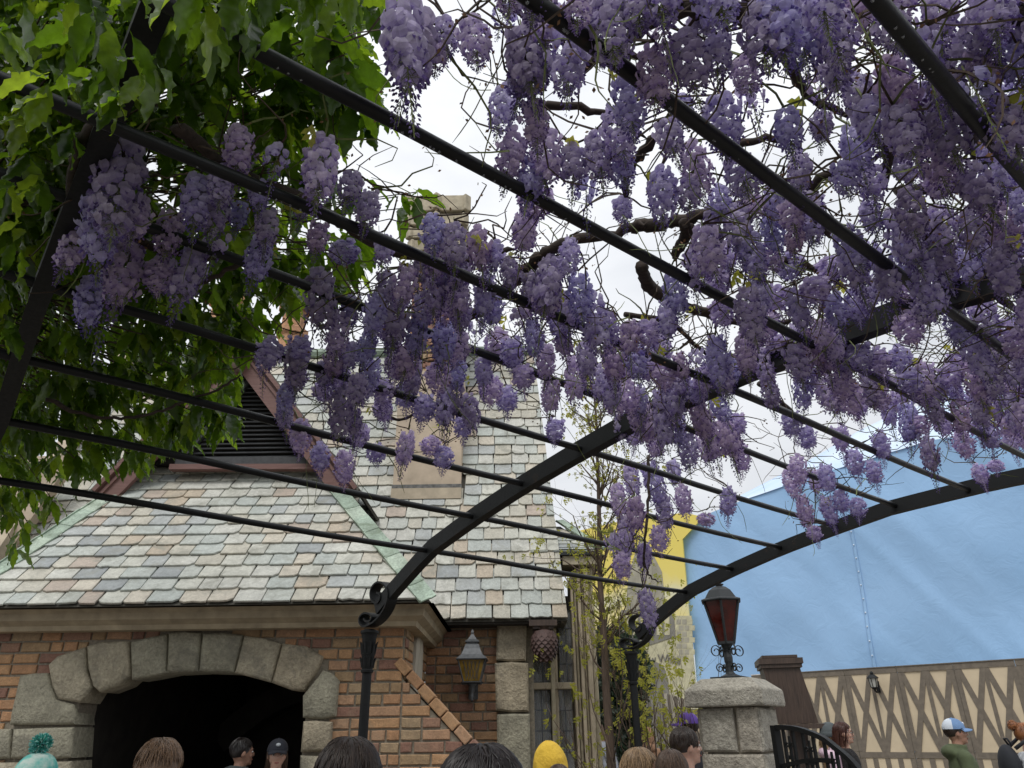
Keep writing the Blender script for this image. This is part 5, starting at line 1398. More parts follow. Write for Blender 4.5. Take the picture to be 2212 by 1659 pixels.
_r = [x for x in TEAL.node_tree.nodes if x.type == 'VALTORGB'][0].color_ramp; _r.elements[0].position = .38; _r.elements[0].color = (.05, .36, .36, 1); _r.elements[1].position = .62; _r.elements[1].color = (.60, .74, .66, 1); _e = _r.elements.new(.5); _e.color = (.16, .56, .48, 1)
POMM = ranged("pompom_yarn", [(0, (.05, .35, .28)), (.5, (.12, .42, .40)), (.8, (.35, .62, .55))], .95, True)
HATM = [TEAL, NAVY, None, None]
person('person in teal knitted hat with green pompom and navy cuff, left of arch', 93, 1616, 3.2, -.2, hat='pom', coat=(.03, .035, .06), hair=M_hb, strands=200, vox=.016)
person('person with tousled light brown hair seen from behind, in front of the dark arch', 352, 1598, 3.0, .25, hair=M_hl, style='messy', coat=(.05, .05, .06), strands=1700, hairscale=1.10)
person('person with thick dark brown hair seen from behind, beside the left pergola post', 760, 1590, 1.9, -.1, hair=M_hb, style='messy', coat=(.06, .05, .05), strands=2300, hairscale=1.0)
person('person with glossy black hair seen from behind, nearest the camera in the middle', 1040, 1604, 1.28, .1, hair=M_hk, style='messy', coat=(.03, .03, .035), strands=3200, hairscale=1.0)
person('bald man half hidden behind the glossy black-haired head', 1088, 1610, 4.2, -.9, hair=M_hb, style='none', coat=(.1, .1, .1))
person('person in a bright yellow hooded top with the hood up, by the mullioned window', 1190, 1592, 4.5, -.5, coat=yl, hood=True)
person('small brown-haired person in front of the yellow hood', 1206, 1648, 4.2, .1, hair=M_hm, coat=(.2, .12, .1), strands=300)
r_, put = person('man in dark hooded jacket raising a phone inside the arch', 528, 1588, 6.3, -1.0, hair=M_hk, skin=M_skin2, coat=(.05, .06, .06), arms='phone', hood='down', vox=.010, face=True)
q = MB(); q.box((0, .33, 1.60), (.075, .010, .155)); put(q.mesh('phone', M_dk), 'phone')
HATM = [cloth((.012, .014, .022)), cloth((.012, .014, .022)), None, plain("pale_badge", (.35, .38, .4), .6)]
person('person in black baseball cap with oval badge and pale shirt, inside the arch', 603, 1592, 6.0, pi+.3, hat='cap', hair=M_hm, style='long', coat=(.42, .42, .42), face=True)
person('woman with long dark blond hair, head bowed, behind the right pergola post', 1383, 1612, 3.6, -1.9, hair=M_hbl, style='long', coat=(.62, .08, .30), face=True, strands=700)
person('woman with long straight brown hair, right of the blond woman', 1445, 1616, 3.5, .15, hair=M_hm, style='long', coat=(.15, .14, .15), strands=800)
person('man with cropped brown hair and grey jacket in front of the stone pier', 1478, 1568, 4.9, -1.35, skin=M_skin, hair=M_hb, style='crop', coat=(.33, .35, .38), face=True, strands=900, vox=.011)
HATM = [cloth((.10, .05, .28)), cloth((.10, .05, .28)), None, None]
person('man in a purple baseball cap facing left, just behind the cropped-haired man', 1482, 1537, 7.6, 1.35, hat='cap', hair=M_hb, skin=M_skin2, coat=(.03, .03, .04), face=True)
person('person in a bright yellow jacket and jeans, far off behind the young tree', 1322, 1556, 13.5, pi-.3, hair=M_hm, coat=(.78, .50, .04), trousers=(.16, .24, .36), vox=.022)
HATM = [cloth((.05, .18, .22)), cloth((.05, .18, .22)), None, None]
person('person in a dark teal hat and black coat, right of the yellow jacket', 1361, 1562, 13.0, 2.0, hat='beanie', hair=M_hl, coat=(.015, .018, .025), vox=.022)
person('person with a brown hood up, behind the right pergola post', 1397, 1568, 12.0, .4, coat=(.30, .17, .10), hood=True, vox=.022)
person('far-off person in grey jacket with red bag, left of the young tree trunk', 1296, 1560, 12.5, 2.6, hair=M_hm, coat=(.40, .42, .47), trousers=(.55, .03, .03), vox=.022)
person('small far-off person in a pale blue jacket by the grey door', 1421, 1578, 21, .3, hair=M_hk, coat=(.22, .42, .62), vox=.03)
person('small far-off person in pink and navy beside the slatted screen', 1447, 1582, 20, 1.2, hair=M_hm, coat=(.35, .22, .28), vox=.03)
HATM = [cloth((.085, .10, .105)), cloth((.075, .09, .095)), None, None]
person('woman in a grey knitted hat and pale pink hooded top behind the gate', 1789, 1557, 8.6, -1.8, hat='beanie', hair=M_hbl, style='long', coat=(.70, .52, .62), face=True, hood='down', strands=250, vox=.012)
m, n, l, b = newmat("black_fur"); t = noise(n, l, 90, 3, .8, vec=n.new('ShaderNodeNewGeometry').outputs['Position']); bump(n, l, b, t.outputs['Fac'], 1, .03); b.inputs['Base Color'].default_value = (.012, .010, .010, 1); b.inputs['Roughness'].default_value = .9
r_, put = person('woman with auburn hair, glasses and black fur coat beside the grey knitted hat', 1817, 1558, 8.5, -1.95, hair=hairmat("auburn_hair", (.055, .018, .012)), style='long', coat=(.02, .02, .02), face=True, strands=300, fur=m, arms='front', vox=.012)
q = MB()
for sx in (-1, 1): q.tube([V(sx*.034+.022*cos(a), .104-.004*abs(cos(a)), 1.636+.018*sin(a)) for a in np.linspace(0, 2*pi, 15)], .0028, 5); q.tube([V(sx*.055, .10, 1.64), V(sx*.078, .0, 1.64)], .002, 4)
q.tube([V(-.012, .106, 1.640), V(.012, .106, 1.640)], .0025, 5); put(q.mesh('glasses', M_dk), 'glasses')
HATM = [cloth((.14, .24, .42)), cloth((.14, .24, .42)), cloth((.55, .60, .66)), plain("white_mark", (.7, .72, .75), .7)]
person('man in green hooded jacket and blue and white mesh cap', 2056, 1549, 7.4, -1.8, hat='cap', hair=M_hb, skin=M_skin2, coat=(.075, .095, .045), hood='down', face=True, vox=.011)
r_, put = person('woman with a ginger bun, white jacket and black backpack at the right edge', 2208, 1560, 7.6, -1.75, hair=M_hg, style='bun', coat=(.62, .64, .66), strands=300, vox=.012)
q = MB(); q.ball((0, -.22, 1.22), (.15, .10, .22), 16, 12); q.tube([V(-.04, -.17, 1.43), V(-.04, -.20, 1.49), V(.04, -.20, 1.49), V(.04, -.17, 1.43)], .01, 6)
for sx in (-1, 1): q.tube([V(sx*.10, -.17, 1.40), V(sx*.13, -.02, 1.50), V(sx*.12, .13, 1.36), V(sx*.13, .12, 1.15)], .02, 6)
bp = q.mesh('backpack', M_dk, True); bpo = bpy.data.objects.new('backpack', bp); COL.objects.link(bpo); bpo.parent = r_
bpo.rotation_euler = (0, 0, -1.75); bpo['label'] = 'black backpack worn by the ginger-haired woman'

# ================================================================== WISTERIA
def roof_hit(px, py, dz=0.0):
    d = ray(px, py); lo = None
    t_ = np.linspace(.0003, .006, 1400); P_ = d[None]*t_[:, None]+CAMP
    s_ = (P_-PL)@PN; zz = np.interp(s_, S_, Z_)+dz
    k = np.argmax(P_[:, 2] >= zz)
    if P_[k, 2] < zz[k]: return None
    return P_[k]
def raceme_mesh(seed, L=.22, dens=1.0, openf=.72, rmax=.040):
    R = random.Random(seed); q = MB()
    q.cr = .99
    nfl = int(128*dens)
    # stalk
    st = [V(0, 0, 0)]
    for i in range(8): st.append(st[-1]+V(R.gauss(0, .0015), R.gauss(0, .0015), -L/8))
    stalk = MB(); stalk.tube([V(0, 0, .05)]+st, [.0022]+[.0018]*6+[.0012, .001, .0006], 3, False)
    for i in range(nfl):
        f = (i+.5)/nfl; f = f**.9; ph = i*2.39996+R.gauss(0, .15); z = -L*f
        if f < openf: rad = rmax*(.42+1.0*sin(pi*min(1, (f/openf)*.70+.16)))*R.uniform(.82, 1.12)/1.25*(1+.12*sin(ph*.5+z*60))
        else: rad = rmax*.55*(1-(f-openf)/(1-openf)*.8)*R.uniform(.8, 1.1)
        o = V(cos(ph), sin(ph), 0); tg = V(-sin(ph), cos(ph), 0); c = V(0, 0, z)+o*rad+V(0, 0, R.gauss(0, .004)-rad*.12)
        stalk.tube([V(0, 0, z+.006), c-o*.004], [.0007, .0006], 3, False)
        if f < openf:
            s_ = R.uniform(.85, 1.2)*(1-.25*f); w = .0165*s_; h = .023*s_
            up = unit(V(0, 0, 1)+o*R.uniform(.0, 1.3)+tg*R.gauss(0, .42)); nrm = unit(np.cross(tg, up)); nrm = nrm if np.dot(nrm, o) > 0 else -nrm
            g = tg*1.0+V(0, 0, R.gauss(0, .2)); g = unit(g-np.dot(g, up)*up)
            vs = []
            for jj, (v_, ww) in enumerate(((0, .35), (.38, .95), (.78, 1.0), (1.06, .55))):
                for uu in (-1, -.0, 1):
                    b_ = -.35*abs(uu)*ww*w + (.25 if uu == 0 else 0)*w*(v_) - .45*h*(v_*v_)*.5*R.uniform(.6, 1.3)
                    vs.append(c+g*uu*w*ww*R.uniform(.92, 1.08)+up*h*v_+nrm*b_)
            pale = R.uniform(.0, .34)
            for r_ in range(3):
                for cc_ in range(2):
                    a = r_*3+cc_; q.add([vs[a], vs[a+1], vs[a+4], vs[a+3]], [(0, 1, 2, 3)], r=pale+(.28, .10, 0)[r_])
            # keel and wings: a small deep violet pod below the banner
            e = c+o*.013*s_-V(0, 0, .007*s_); m_ = c+o*.007*s_+V(0, 0, -.001)
            q.add([c, m_+tg*.0045*s_, e, m_-tg*.0045*s_, m_-V(0, 0, .008*s_)], [(0, 1, 4), (1, 2, 4), (2, 3, 4), (3, 0, 4), (0, 3, 2, 1)], r=R.uniform(.55, .85))
        else:
            s_ = (1-(f-openf)/(1-openf)*.55); l_ = .013*s_*R.uniform(.8, 1.2); w = .0035*s_; d_ = unit(o*.8+V(0, 0, -.75)+tg*R.gauss(0, .2)); e = c+d_*l_; m_ = c+d_*l_*.5
            n2 = unit(np.cross(d_, tg)); q.add([c, m_+tg*w, m_+n2*w, m_-tg*w, m_-n2*w, e], [(0, 1, 2), (0, 2, 3), (0, 3, 4), (0, 4, 1), (5, 2, 1), (5, 3, 2), (5, 4, 3), (5, 1, 4)], r=R.uniform(.7, 1.0))
    me = q.mesh('flower_cluster', [M_petal, M_stem], False)
    # append stalk as second material
    b_ = bmesh.new(); b_.from_mesh(me); base = len(b_.verts)
    lay = b_.faces.layers.float.get('rnd')
    vv = [b_.verts.new(Vector(p)) for p in stalk.v]
    for f in stalk.f:
        try: nf = b_.faces.new([vv[i] for i in f]); nf.material_index = 1
        except Exception: pass
    b_.to_mesh(me); b_.free(); return me
LB = .22
RM = [raceme_mesh(100+k, LB, 1.0, (.74, .66, .56, .80, .70, .62)[k % 6], (.038, .035, .032, .041, .038, .034)[k % 6]) for k in range(9)]
RMs = [raceme_mesh(200+k, .15, .55, .7, .030) for k in range(3)]      # small thin ones
RMb = [raceme_mesh(300+k, .20, .45, .25, .030) for k in range(3)]     # mostly closed buds
wis = thing('wisteria', 'flowering wisteria vine with hanging lilac clusters covering the iron pergola', 'vine', tuple(pg(-1, 6.2, 0)))
M_petal2 = M_petal
explicit = """1380 840 920;1425 850 930;1475 800 880;1520 800 870;1545 860 940;1415 930 1010;1462 900 980;1515 940 1030;1575 930 1000;1340 900 980;1385 900 970;1590 900 960;270 320 540;222 405 580;285 530 700;240 600 770;195 610 720;425 545 700;472 520 640;350 570 640;520 292 395;430 395 510;462 400 520;560 400 470;600 335 440;700 315 450;762 385 470;800 425 510;830 515 600;690 490 560;580 465 560;482 370 450;935 478 560;692 600 740;650 735 800;742 535 570
882 585 680;935 600 700;1032 508 620;985 600 710;862 655 790;960 700 800;800 720 800;1100 570 650;900 790 880;980 815 950;1012 860 940;762 745 830;700 785 860;640 755 860;572 780 855;742 845 960;612 875 960;692 965 1035;745 980 1055;652 915 990;780 925 990;882 940 1030;932 950 990;960 970 1025;812 965 1010;1062 820 880;1000 895 960;850 720 800;1030 700 790;830 830 900;1070 640 720;920 860 930;1045 780 860
1140 465 575;1192 570 740;1250 600 700;1232 525 600;1342 435 500;1192 820 900;1200 912 965;1242 780 885;1290 800 890;1180 755 840;1272 650 780;1322 740 860;1150 700 780;1215 720 800;1110 740 810
1402 880 1000;1352 830 900;1452 820 925;1502 860 965;1562 915 1050;1532 925 1025;1482 935 1025;1660 825 900;1702 895 960;1742 925 985;1600 965 1030;1812 925 1000;1932 800 900;1962 880 990;2002 955 1055;2112 1010 1065;2150 1000 1030;2072 935 1000;2132 915 990;2182 855 960;2032 895 970;1640 760 850;1580 780 860;1850 860 930;1720 990 1060;1782 1010 1080;1842 978 1050;1882 1000 1062;2020 820 900;1900 940 1010
870 30 280;905 60 230;960 55 120;1022 55 140;940 100 160;1130 80 230;1150 130 260;1110 300 410;1180 290 400;1240 330 430;1290 300 410;1330 330 420;1160 420 470"""
hang = "1452 1000 1080;1402 1005 1110;1332 1050 1130;1372 1080 1190;1432 1075 1170;1352 1120 1230;1322 1160 1262;1392 1180 1255;1392 1280 1365;1572 1060 1135;1525 1112 1140;1472 1055 1125;1342 1200 1260;1420 1140 1200;1360 1010 1100;1756 1140 1182;1732 1075 1152;1782 1080 1155;1852 1080 1130;1812 1062 1125;1702 1020 1090;1760 1020 1090"
items = []
def add_r(px, py, pb, P, hangsmall=False):
    zc = proj(P)[2]; el = atan2(P[2]-CZ, hypot(P[0], P[1])); L = (pb-py)/FPX*zc/max(.45, cos(el-PITCH)*0+cos(el)*1.0)
    items.append((P, max(.07, min(L*1.06, .34)), px, py, zc))
for blk in explicit.replace('\n', ';').split(';'):
    a, b_, c = map(float, blk.split()); P = roof_hit(a, b_, random.uniform(-.02, .06))
    if P is not None and proj(P)[2] < 7: add_r(a, b_, c, P)
hang_pts = []
for blk in hang.split(';'):
    a, b_, c = map(float, blk.split()); Yh = 4.25 if a < 1600 else 4.6
    P = atY(a, b_, Yh+random.uniform(-.15, .15)); add_r(a, b_, c, P); hang_pts.append((a, b_, P))
D1 = [(1085, -60), (2290, -60), (2290, 965), (2120, 940), (1960, 905), (1800, 840), (1720, 815), (1660, 900), (1600, 985), (1400, 985), (1330, 880), (1300, 740), (1330, 540), (1390, 470), (1130, 380), (1090, 200)]
holes = [(2090, 300, 26), (1880, 130, 28), (1500, 200, 24), (1400, 250, 26), (2150, 640, 24), (1820, 480, 20), (1980, 40, 22), (1740, 330, 22), (1330, 150, 40), (1690, 175, 62), (1650, 880, 60), (1430, 520, 55), (1560, 330, 26), (1640, 330, 30), (1260, 245, 36), (1380, 640, 45), (2010, 760, 36), (1760, 560, 22), (1480, 745, 30), (1900, 735, 26), (1590, 60, 26)]
placed = [(i_[2], i_[3]) for i_ in items]
Rw_ = random.Random(77); tries = 0
while tries < 9000 and len(items) < 560:
    tries += 1; x, y = Rw_.uniform(1080, 2290), Rw_.uniform(-60, 930)
    if not inpoly(x, y, D1): continue
    if any(hypot(x-h_[0], (y+40-h_[1])*.8) < h_[2]+22 for h_ in holes): continue
    md_ = (30 if y > 700 else 44) if y > 420 else 61
    if min(hypot(x-p[0], y-p[1]) for p in placed) < md_: continue
    P = roof_hit(x, y, Rw_.uniform(-.14, .14))
    if P is None: continue
    zc = proj(P)[2]
    if zc > 6.5: continue
    placed.append((x, y)); items.append((P, Rw_.uniform(.11, .235), x, y, zc))
D2 = [(560, 745), (700, 700), (850, 565), (1000, 480), (1120, 555), (1290, 640), (1290, 790), (1080, 860), (900, 870), (780, 900), (620, 840)]
D3 = [(160, 430), (270, 310), (480, 300), (620, 330), (700, 430), (620, 520), (470, 560), (300, 650), (170, 640)]
for poly, md_, cnt in ((D2, 38, 46), (D3, 60, 6)):
    k = 0; tries = 0
    while k < cnt and tries < 3000:
        tries += 1; x, y = Rw_.uniform(100, 1300), Rw_.uniform(280, 960)
        if not inpoly(x, y, poly) or min(hypot(x-p[0], y-p[1]) for p in placed) < md_: continue
        P = roof_hit(x, y, Rw_.uniform(-.10, .12))
        if P is None: continue
        placed.append((x, y)); items.append((P, Rw_.uniform(.12, .23), x, y, proj(P)[2])); k += 1
print('clusters', len(items))
items.sort(key=lambda t_: -t_[1]/t_[4])
inview = [t_ for t_ in items if -30 < t_[2] < 2240 and t_[3] > -80]; rest = [t_ for t_ in items if not (-30 < t_[2] < 2240 and t_[3] > -80)]
first, rest = inview[:300], inview[300:]+rest
for P, L, px, py, zc in first:
    sm = L < .11; me = Rw_.choice(RMs if sm else (RM if Rw_.random() < .93 else RMb)); base = .15 if sm else (LB if me in RM else .20)
    o = link('flower_cluster', me, wis, P); s_ = L/base; w_ = s_*.40+.51*(min(1.0, .72+L))*Rw_.uniform(.85, 1.1)
    o.scale = (w_, w_, s_); o.rotation_euler = (Rw_.gauss(0, .09), Rw_.gauss(0, .09), Rw_.uniform(0, 6.28))
for gi in range(3):     # the remainder, joined
    sub = rest[gi::3]
    if not sub: continue
    me = RM[gi]; bv = np.array([v.co[:] for v in me.vertices]); bf = [tuple(p.vertices) for p in me.polygons]; br = [0.0]*len(bf); me.attributes['rnd'].data.foreach_get('value', br) if False else None
    br = [a.value for a in me.attributes['rnd'].data]; M = []
    for P, L, px, py, zc in sub:
        R_ = np.array(Euler((Rw_.gauss(0, .09), Rw_.gauss(0, .09), Rw_.uniform(0, 6.28))).to_matrix()); m_ = np.eye(4); m_[:3, :3] = R_@np.diag([1, 1, L/LB]); m_[:3, 3] = P; M.append(m_)
    o = merged('small_flower_clusters', bv, bf, M, [0]*len(M), M_petal, wis, False, br); o['kind'] = 'stuff'
# woody stems ----------------------------------------------------
def vine_path(pts, r0, r1, dz=.05, name='stem', Y=None, n=8, mat=None, wob=.012):
    P_ = []
    for p in pts:
        P_.append(atY(p[0], p[1], Y) if Y else roof_hit(p[0], p[1], dz))
    if any(p is None for p in P_): print('vine miss', pts); return
    C_ = spline(P_, 6); R = random.Random(int(pts[0][0]*3+pts[0][1])); q = MB()
    rt_ = [1.0]*(len(C_)-3)+[.8, .5, .15]
    C_ = [c+V(R.gauss(0, wob*.25), R.gauss(0, wob*.25), R.gauss(0, wob*.3)) for c in C_]; k = len(C_)
    q.tube(C_, [(r0+(r1-r0)*i/k)*R.uniform(.86, 1.14)*rt_[i] for i in range(k)], n); part(name, q, mat or M_vine, wis, True)
    return C_
VP = [([(1455, -10), (1530, 18), (1690, 38), (1810, 62)], .030, .022, .08), ([(2212, 35), (2160, 40), (2080, 60)], .028, .02, .05), ([(1500, 10), (1410, 50), (1324, 103), (1298, 150)], .016, .008, .05),
      ([(1420, 290), (1375, 345), (1352, 380), (1360, 446)], .014, .009, .06), ([(1366, 488), (1420, 486), (1481, 474), (1560, 450), (1630, 440)], .022, .018, .10), ([(1481, 480), (1475, 520), (1457, 552)], .018, .014, .06),
      ([(1385, 575), (1400, 615), (1440, 645), (1487, 664), (1559, 688)], .024, .019, .04), ([(1491, 494), (1470, 530), (1454, 556)], .02, .016, .05), ([(1927, 229), (1920, 320), (1909, 410)], .017, .015, .04),
      ([(1939, 413), (2040, 408), (2162, 410), (2230, 418)], .017, .015, .14), ([(1930, 475), (1990, 470), (2070, 473)], .012, .01, .2), ([(380, 270), (440, 325), (520, 380), (620, 415), (700, 455), (800, 520), (900, 556), (1010, 560)], .020, .015, .03),
      ([(1010, 560), (1060, 545), (1110, 540)], .014, .010, .05), ([(950, 730), (1000, 690), (1060, 655), (1130, 590), (1180, 545), (1250, 515)], .022, .02, .07), ([(1240, 520), (1330, 505), (1400, 480)], .017, .015, .09),
      ([(240, 478), (300, 520), (380, 545), (470, 562)], .016, .010, .04), ([(100, 860), (180, 895), (260, 902), (340, 890), (400, 868), (470, 840), (525, 808)], .009, .004, .02), ([(155, 440), (162, 360), (180, 300), (240, 250)], .017, .014, -.02),
      ([(540, 560), (460, 600), (380, 640)], .010, .005, .03), ([(1640, 830), (1700, 880), (1740, 920)], .012, .007, .05), ([(1820, 700), (1880, 640), (1960, 600), (2060, 575), (2180, 540)], .024, .018, .10), ([(2100, 560), (2140, 620), (2200, 680)], .02, .014, .05),
      ([(830, 900), (870, 905), (925, 885), (940, 905)], .008, .005, .02), ([(1560, 690), (1650, 700), (1720, 690)], .016, .01, .08), ([(1700, 480), (1780, 500), (1860, 540)], .015, .010, .18), ([(1560, 330), (1640, 300), (1720, 310)], .014, .01, .22)]
VP += [([(1640, 60), (1700, 130), (1740, 200), (1840, 250)], .016, .010, .1), ([(1880, 300), (1960, 330), (2060, 300), (2180, 330)], .016, .010, .12), ([(1130, 240), (1220, 230), (1320, 250), (1400, 300)], .012, .007, .08), ([(1250, 150), (1330, 110), (1420, 130), (1500, 110)], .011, .007, .1),
       ([(2010, 120), (2080, 200), (2100, 300), (2160, 380)], .02, .014, .1), ([(1630, 440), (1720, 420), (1800, 370), (1900, 340)], .018, .012, .1), ([(1600, 580), (1680, 560), (1760, 580), (1850, 640)], .015, .010, .1), ([(1350, 680), (1450, 700), (1520, 760), (1600, 790)], .012, .007, .04), ([(1760, 780), (1840, 800), (1930, 780), (2020, 800)], .012, .007, .05)]
for pts, a, b_, dz in VP: vine_path(pts, a, b_, dz)
vine_path([(1400, 985), (1402, 1060), (1396, 1130), (1392, 1200), (1400, 1240), (1430, 1262)], .010, .004, Y=4.25); vine_path([(1396, 1110), (1370, 1160), (1350, 1200)], .006, .003, Y=4.25); vine_path([(1392, 1200), (1388, 1260), (1392, 1285)], .004, .002, Y=4.25)
vine_path([(1755, 1030), (1762, 1080), (1758, 1140)], .005, .002, Y=4.6); vine_path([(1690, 1020), (1760, 1042), (1840, 1030), (1920, 1045)], .006, .002, Y=4.6)
# trunk of the vine winding up the near side post, out of the picture on the right
q = MB(); P_ = [pg(0+.12*cos(t_*1.4), 6.35+.12*sin(t_*1.4), t_*.36) for t_ in range(8)]+[pg(.1, 5.6, 2.85), pg(.2, 4.6, 3.0), pg(.1, 3.6, 3.1)]
q.tube(spline(P_, 4), list(np.interp(np.linspace(0, 1, len(spline(P_, 4))), [0, 1], [.06, .02])), 10); part('trunk', q, M_vine, wis, True)
# thin twigs, tendrils and dry bracts
q = MB(); q2 = MB(); q3 = MB()
for P, L, px, py, zc in items:
    for k in range(3 if px > 1080 else 2):
        d_ = unit(V(Rw_.gauss(0, 1), Rw_.gauss(0, 1), Rw_.gauss(.1, .4))); pts = [P+V(0, 0, .03)]; 
        for j in range(6): d_ = unit(d_+V(Rw_.gauss(0, .4), Rw_.gauss(0, .4), Rw_.gauss(0, .3))); pts.append(pts[-1]+d_*Rw_.uniform(.03, .075))
        (q if Rw_.random() < .75 else q2).tube(pts, [.0038, .0034, .003, .0026, .0022, .0018, .001], 3, False)
        if Rw_.random() < .5:
            for j in range(Rw_.randrange(3, 9)):
                c = pts[Rw_.randrange(7)]+V(Rw_.gauss(0, .012), Rw_.gauss(0, .012), Rw_.gauss(-.01, .012)); u = unit(V(Rw_.gauss(0, 1), Rw_.gauss(0, 1), Rw_.gauss(-.6, .6)))*.013; w = unit(np.cross(u, V(Rw_.gauss(0, 1), 1, .3)))*.004
                q3.add([c, c+u*.5+w, c+u, c+u*.5-w], [(0, 1, 2, 3)])
for k in range(110):   # fine green and brown tendrils trailing down
    P, L, px, py, zc = Rw_.choice(items); pts = [P+V(Rw_.gauss(0, .05), Rw_.gauss(0, .05), .02)]; d_ = unit(V(Rw_.gauss(0, .5), Rw_.gauss(0, .5), -1 if Rw_.random() < .7 else .6))
    for j in range(9): d_ = unit(d_+V(Rw_.gauss(0, .13), Rw_.gauss(0, .13), Rw_.gauss(-.02, .08))); pts.append(pts[-1]+d_*.035)
    q2.tube(pts, [.0016]*9+[.0005], 3, False)
part('twigs', q, M_twig, wis, kind='stuff'); part('green_shoots', q2, M_stem, wis, kind='stuff'); part('dry_bracts', q3, M_dead, wis, kind='stuff')
# a few fresh leaflets
vs, fs = small_leaf(); M = []; rn = []
for k in range(120):
    P, L, px, py, zc = Rw_.choice(items); e = np.array(Euler((Rw_.uniform(.5, 2.5), Rw_.uniform(-.8, .8), Rw_.uniform(0, 6.3))).to_matrix()); m_ = np.eye(4); m_[:3, :3] = e*Rw_.uniform(.7, 1.3); m_[:3, 3] = P+V(Rw_.gauss(0, .05), Rw_.gauss(0, .05), Rw_.uniform(.0, .08)); M.append(m_); rn.append(Rw_.random())
merged('young_leaves', vs, fs, M, rn, M_yleaf, wis, False)['kind'] = 'stuff'

# ================================================================== SPINY EVERGREEN TREE
def spiny_leaf(seed):
    R = random.Random(seed); n_ = 12; vs = []; L = 1.0; curl = R.uniform(.10, .45); fold = R.uniform(.10, .35); wmax = R.uniform(.15, .195)
    for i in range(n_+1):
        t_ = i/n_; w = wmax*sin(pi*t_**.80)**(.75 if t_ < .5 else 1.1) if 0 < t_ < 1 else .0
        for sd in (-1, 0, 1):
            ww = w*(1.12 if (i % 2 == 1) else .93)*R.uniform(.94, 1.06); wav = .035*sin(i*1.9+sd)*R.uniform(.5, 1.3)
            y = L*t_+(.03 if i % 2 == 1 and sd else 0)
            vs.append((sd*ww, y, abs(sd)*ww*fold*1.2+(wav if sd else 0)-curl*t_*t_*.6))
    fs = []
    for i in range(n_):
        a = i*3; fs += [(a, a+1, a+4, a+3), (a+1, a+2, a+5, a+4)]
    b_ = len(vs); vs += [(-.008, -.10, .0), (.008, -.10, .0), (.008, .02, 0), (-.008, .02, 0)]; fs.append((b_, b_+1, b_+2, b_+3))
    return vs, fs
LV = [spiny_leaf(k) for k in range(5)]
hol = thing('evergreen_tree', 'large evergreen tree with spiny glossy drooping leaves overhanging the pergola from the left', 'tree', (-3.6, 2.6, 0))
q = MB(); q.tube([V(-3.6, 2.6, 0), V(-3.55, 2.7, 1.5), V(-3.3, 2.9, 2.8), V(-3.0, 3.1, 3.9), V(-2.7, 3.3, 4.8)], [.13, .11, .09, .07, .04], 10); part('trunk', q, M_bark, hol, True)
trunkline = spline([V(-3.55, 2.7, 1.5), V(-3.3, 2.9, 2.8), V(-3.0, 3.1, 3.9), V(-2.7, 3.3, 4.8)], 6)
LEAFP = [(-140, -140), (835, -140), (800, 0), (770, 110), (835, 240), (760, 280), (700, 330), (745, 380), (775, 470), (790, 600), (735, 640), (690, 590), (600, 700), (540, 740), (470, 760), (510, 830), (495, 930), (420, 950), (330, 960), (310, 1010), (200, 1000), (120, 1040), (40, 1090), (-140, 1120)]
DARK = [(-140, -140), (420, -140), (330, 180), (200, 420), (120, 700), (40, 960), (-140, 1100)]
Rl = random.Random(5); M = [[] for _ in LV]; rn = [[] for _ in LV]; big = []; qb = MB(); nwh = 0
def whorl(P, out, nleaf, Lr, near=False):
    """nleaf drooping leaves around a shoot tip at P"""
    for k in range(nleaf):
        a = 2*pi*k/nleaf+Rl.uniform(-.4, .4); side = V(cos(a), sin(a), 0); dr = unit(side*Rl.uniform(.35, .9)+out*.35+V(0, 0, Rl.uniform(-1.3, -.25)))
        nn = unit(V(Rl.gauss(0, .35), Rl.gauss(0, .35), 1)+side*.6); x = unit(np.cross(dr, nn)); z = np.cross(x, dr); L = Lr*Rl.uniform(.7, 1.15)
        p = P+V(Rl.gauss(0, .012), Rl.gauss(0, .012), Rl.gauss(0, .02)); m_ = np.eye(4); m_[:3, 0] = x*L; m_[:3, 1] = dr*L; m_[:3, 2] = z*L; m_[:3, 3] = p
        sc_ = proj(p+dr*L*.5); v_ = Rl.randrange(len(LV)); big.append((L/max(sc_[2], .3) if (0 < sc_[0] < 900 and -20 < sc_[1] < 1250) else 0, v_, m_, Rl.random()))
n_target = 2300; tries = 0
while nwh < n_target and tries < 30000:
    tries += 1; x, y = Rl.uniform(-140, 840), Rl.uniform(-140, 1230)
    if not inpoly(x, y, LEAFP): continue
    dark = inpoly(x, y, DARK)
    if not dark and Rl.random() < (.70 if y < 560 else .5): continue
    if x > 560 and y > 420 and Rl.random() < .35: continue
    if x > 640 and 280 < y < 600 and Rl.random() < .2: continue
    rh = roof_hit(x, y, .12)
    if rh is None: tr_ = 2.6
    else: tr_ = proj(rh)[2]
    zc = tr_*1.02+.10+(Rl.random()**1.2)*(4.2 if dark else 1.3)
    zc = min(zc, 5.8)
    P = atD(x, y, zc)
    if P[1] > 6.1: continue
    if P[2] < 1.7 and not dark: continue
    tgt = trunkline[min(len(trunkline)-1, int(max(0, (P[2]-1.5)/3.3*len(trunkline))))]; out = unit(P-tgt)
    whorl(P, out, Rl.choice((4, 5, 6)), Rl.uniform(.12, .165)); nwh += 1
    if nwh % 4 == 0:
        mid = P*.5+tgt*.5+V(Rl.gauss(0, .12), Rl.gauss(0, .12), Rl.uniform(0, .25)); qb.tube(spline([P, P*.8+tgt*.2+V(0, 0, .08), mid, tgt], 3), [.003]*3+[.005]*3+[.008]*3+[.014], 4, False)
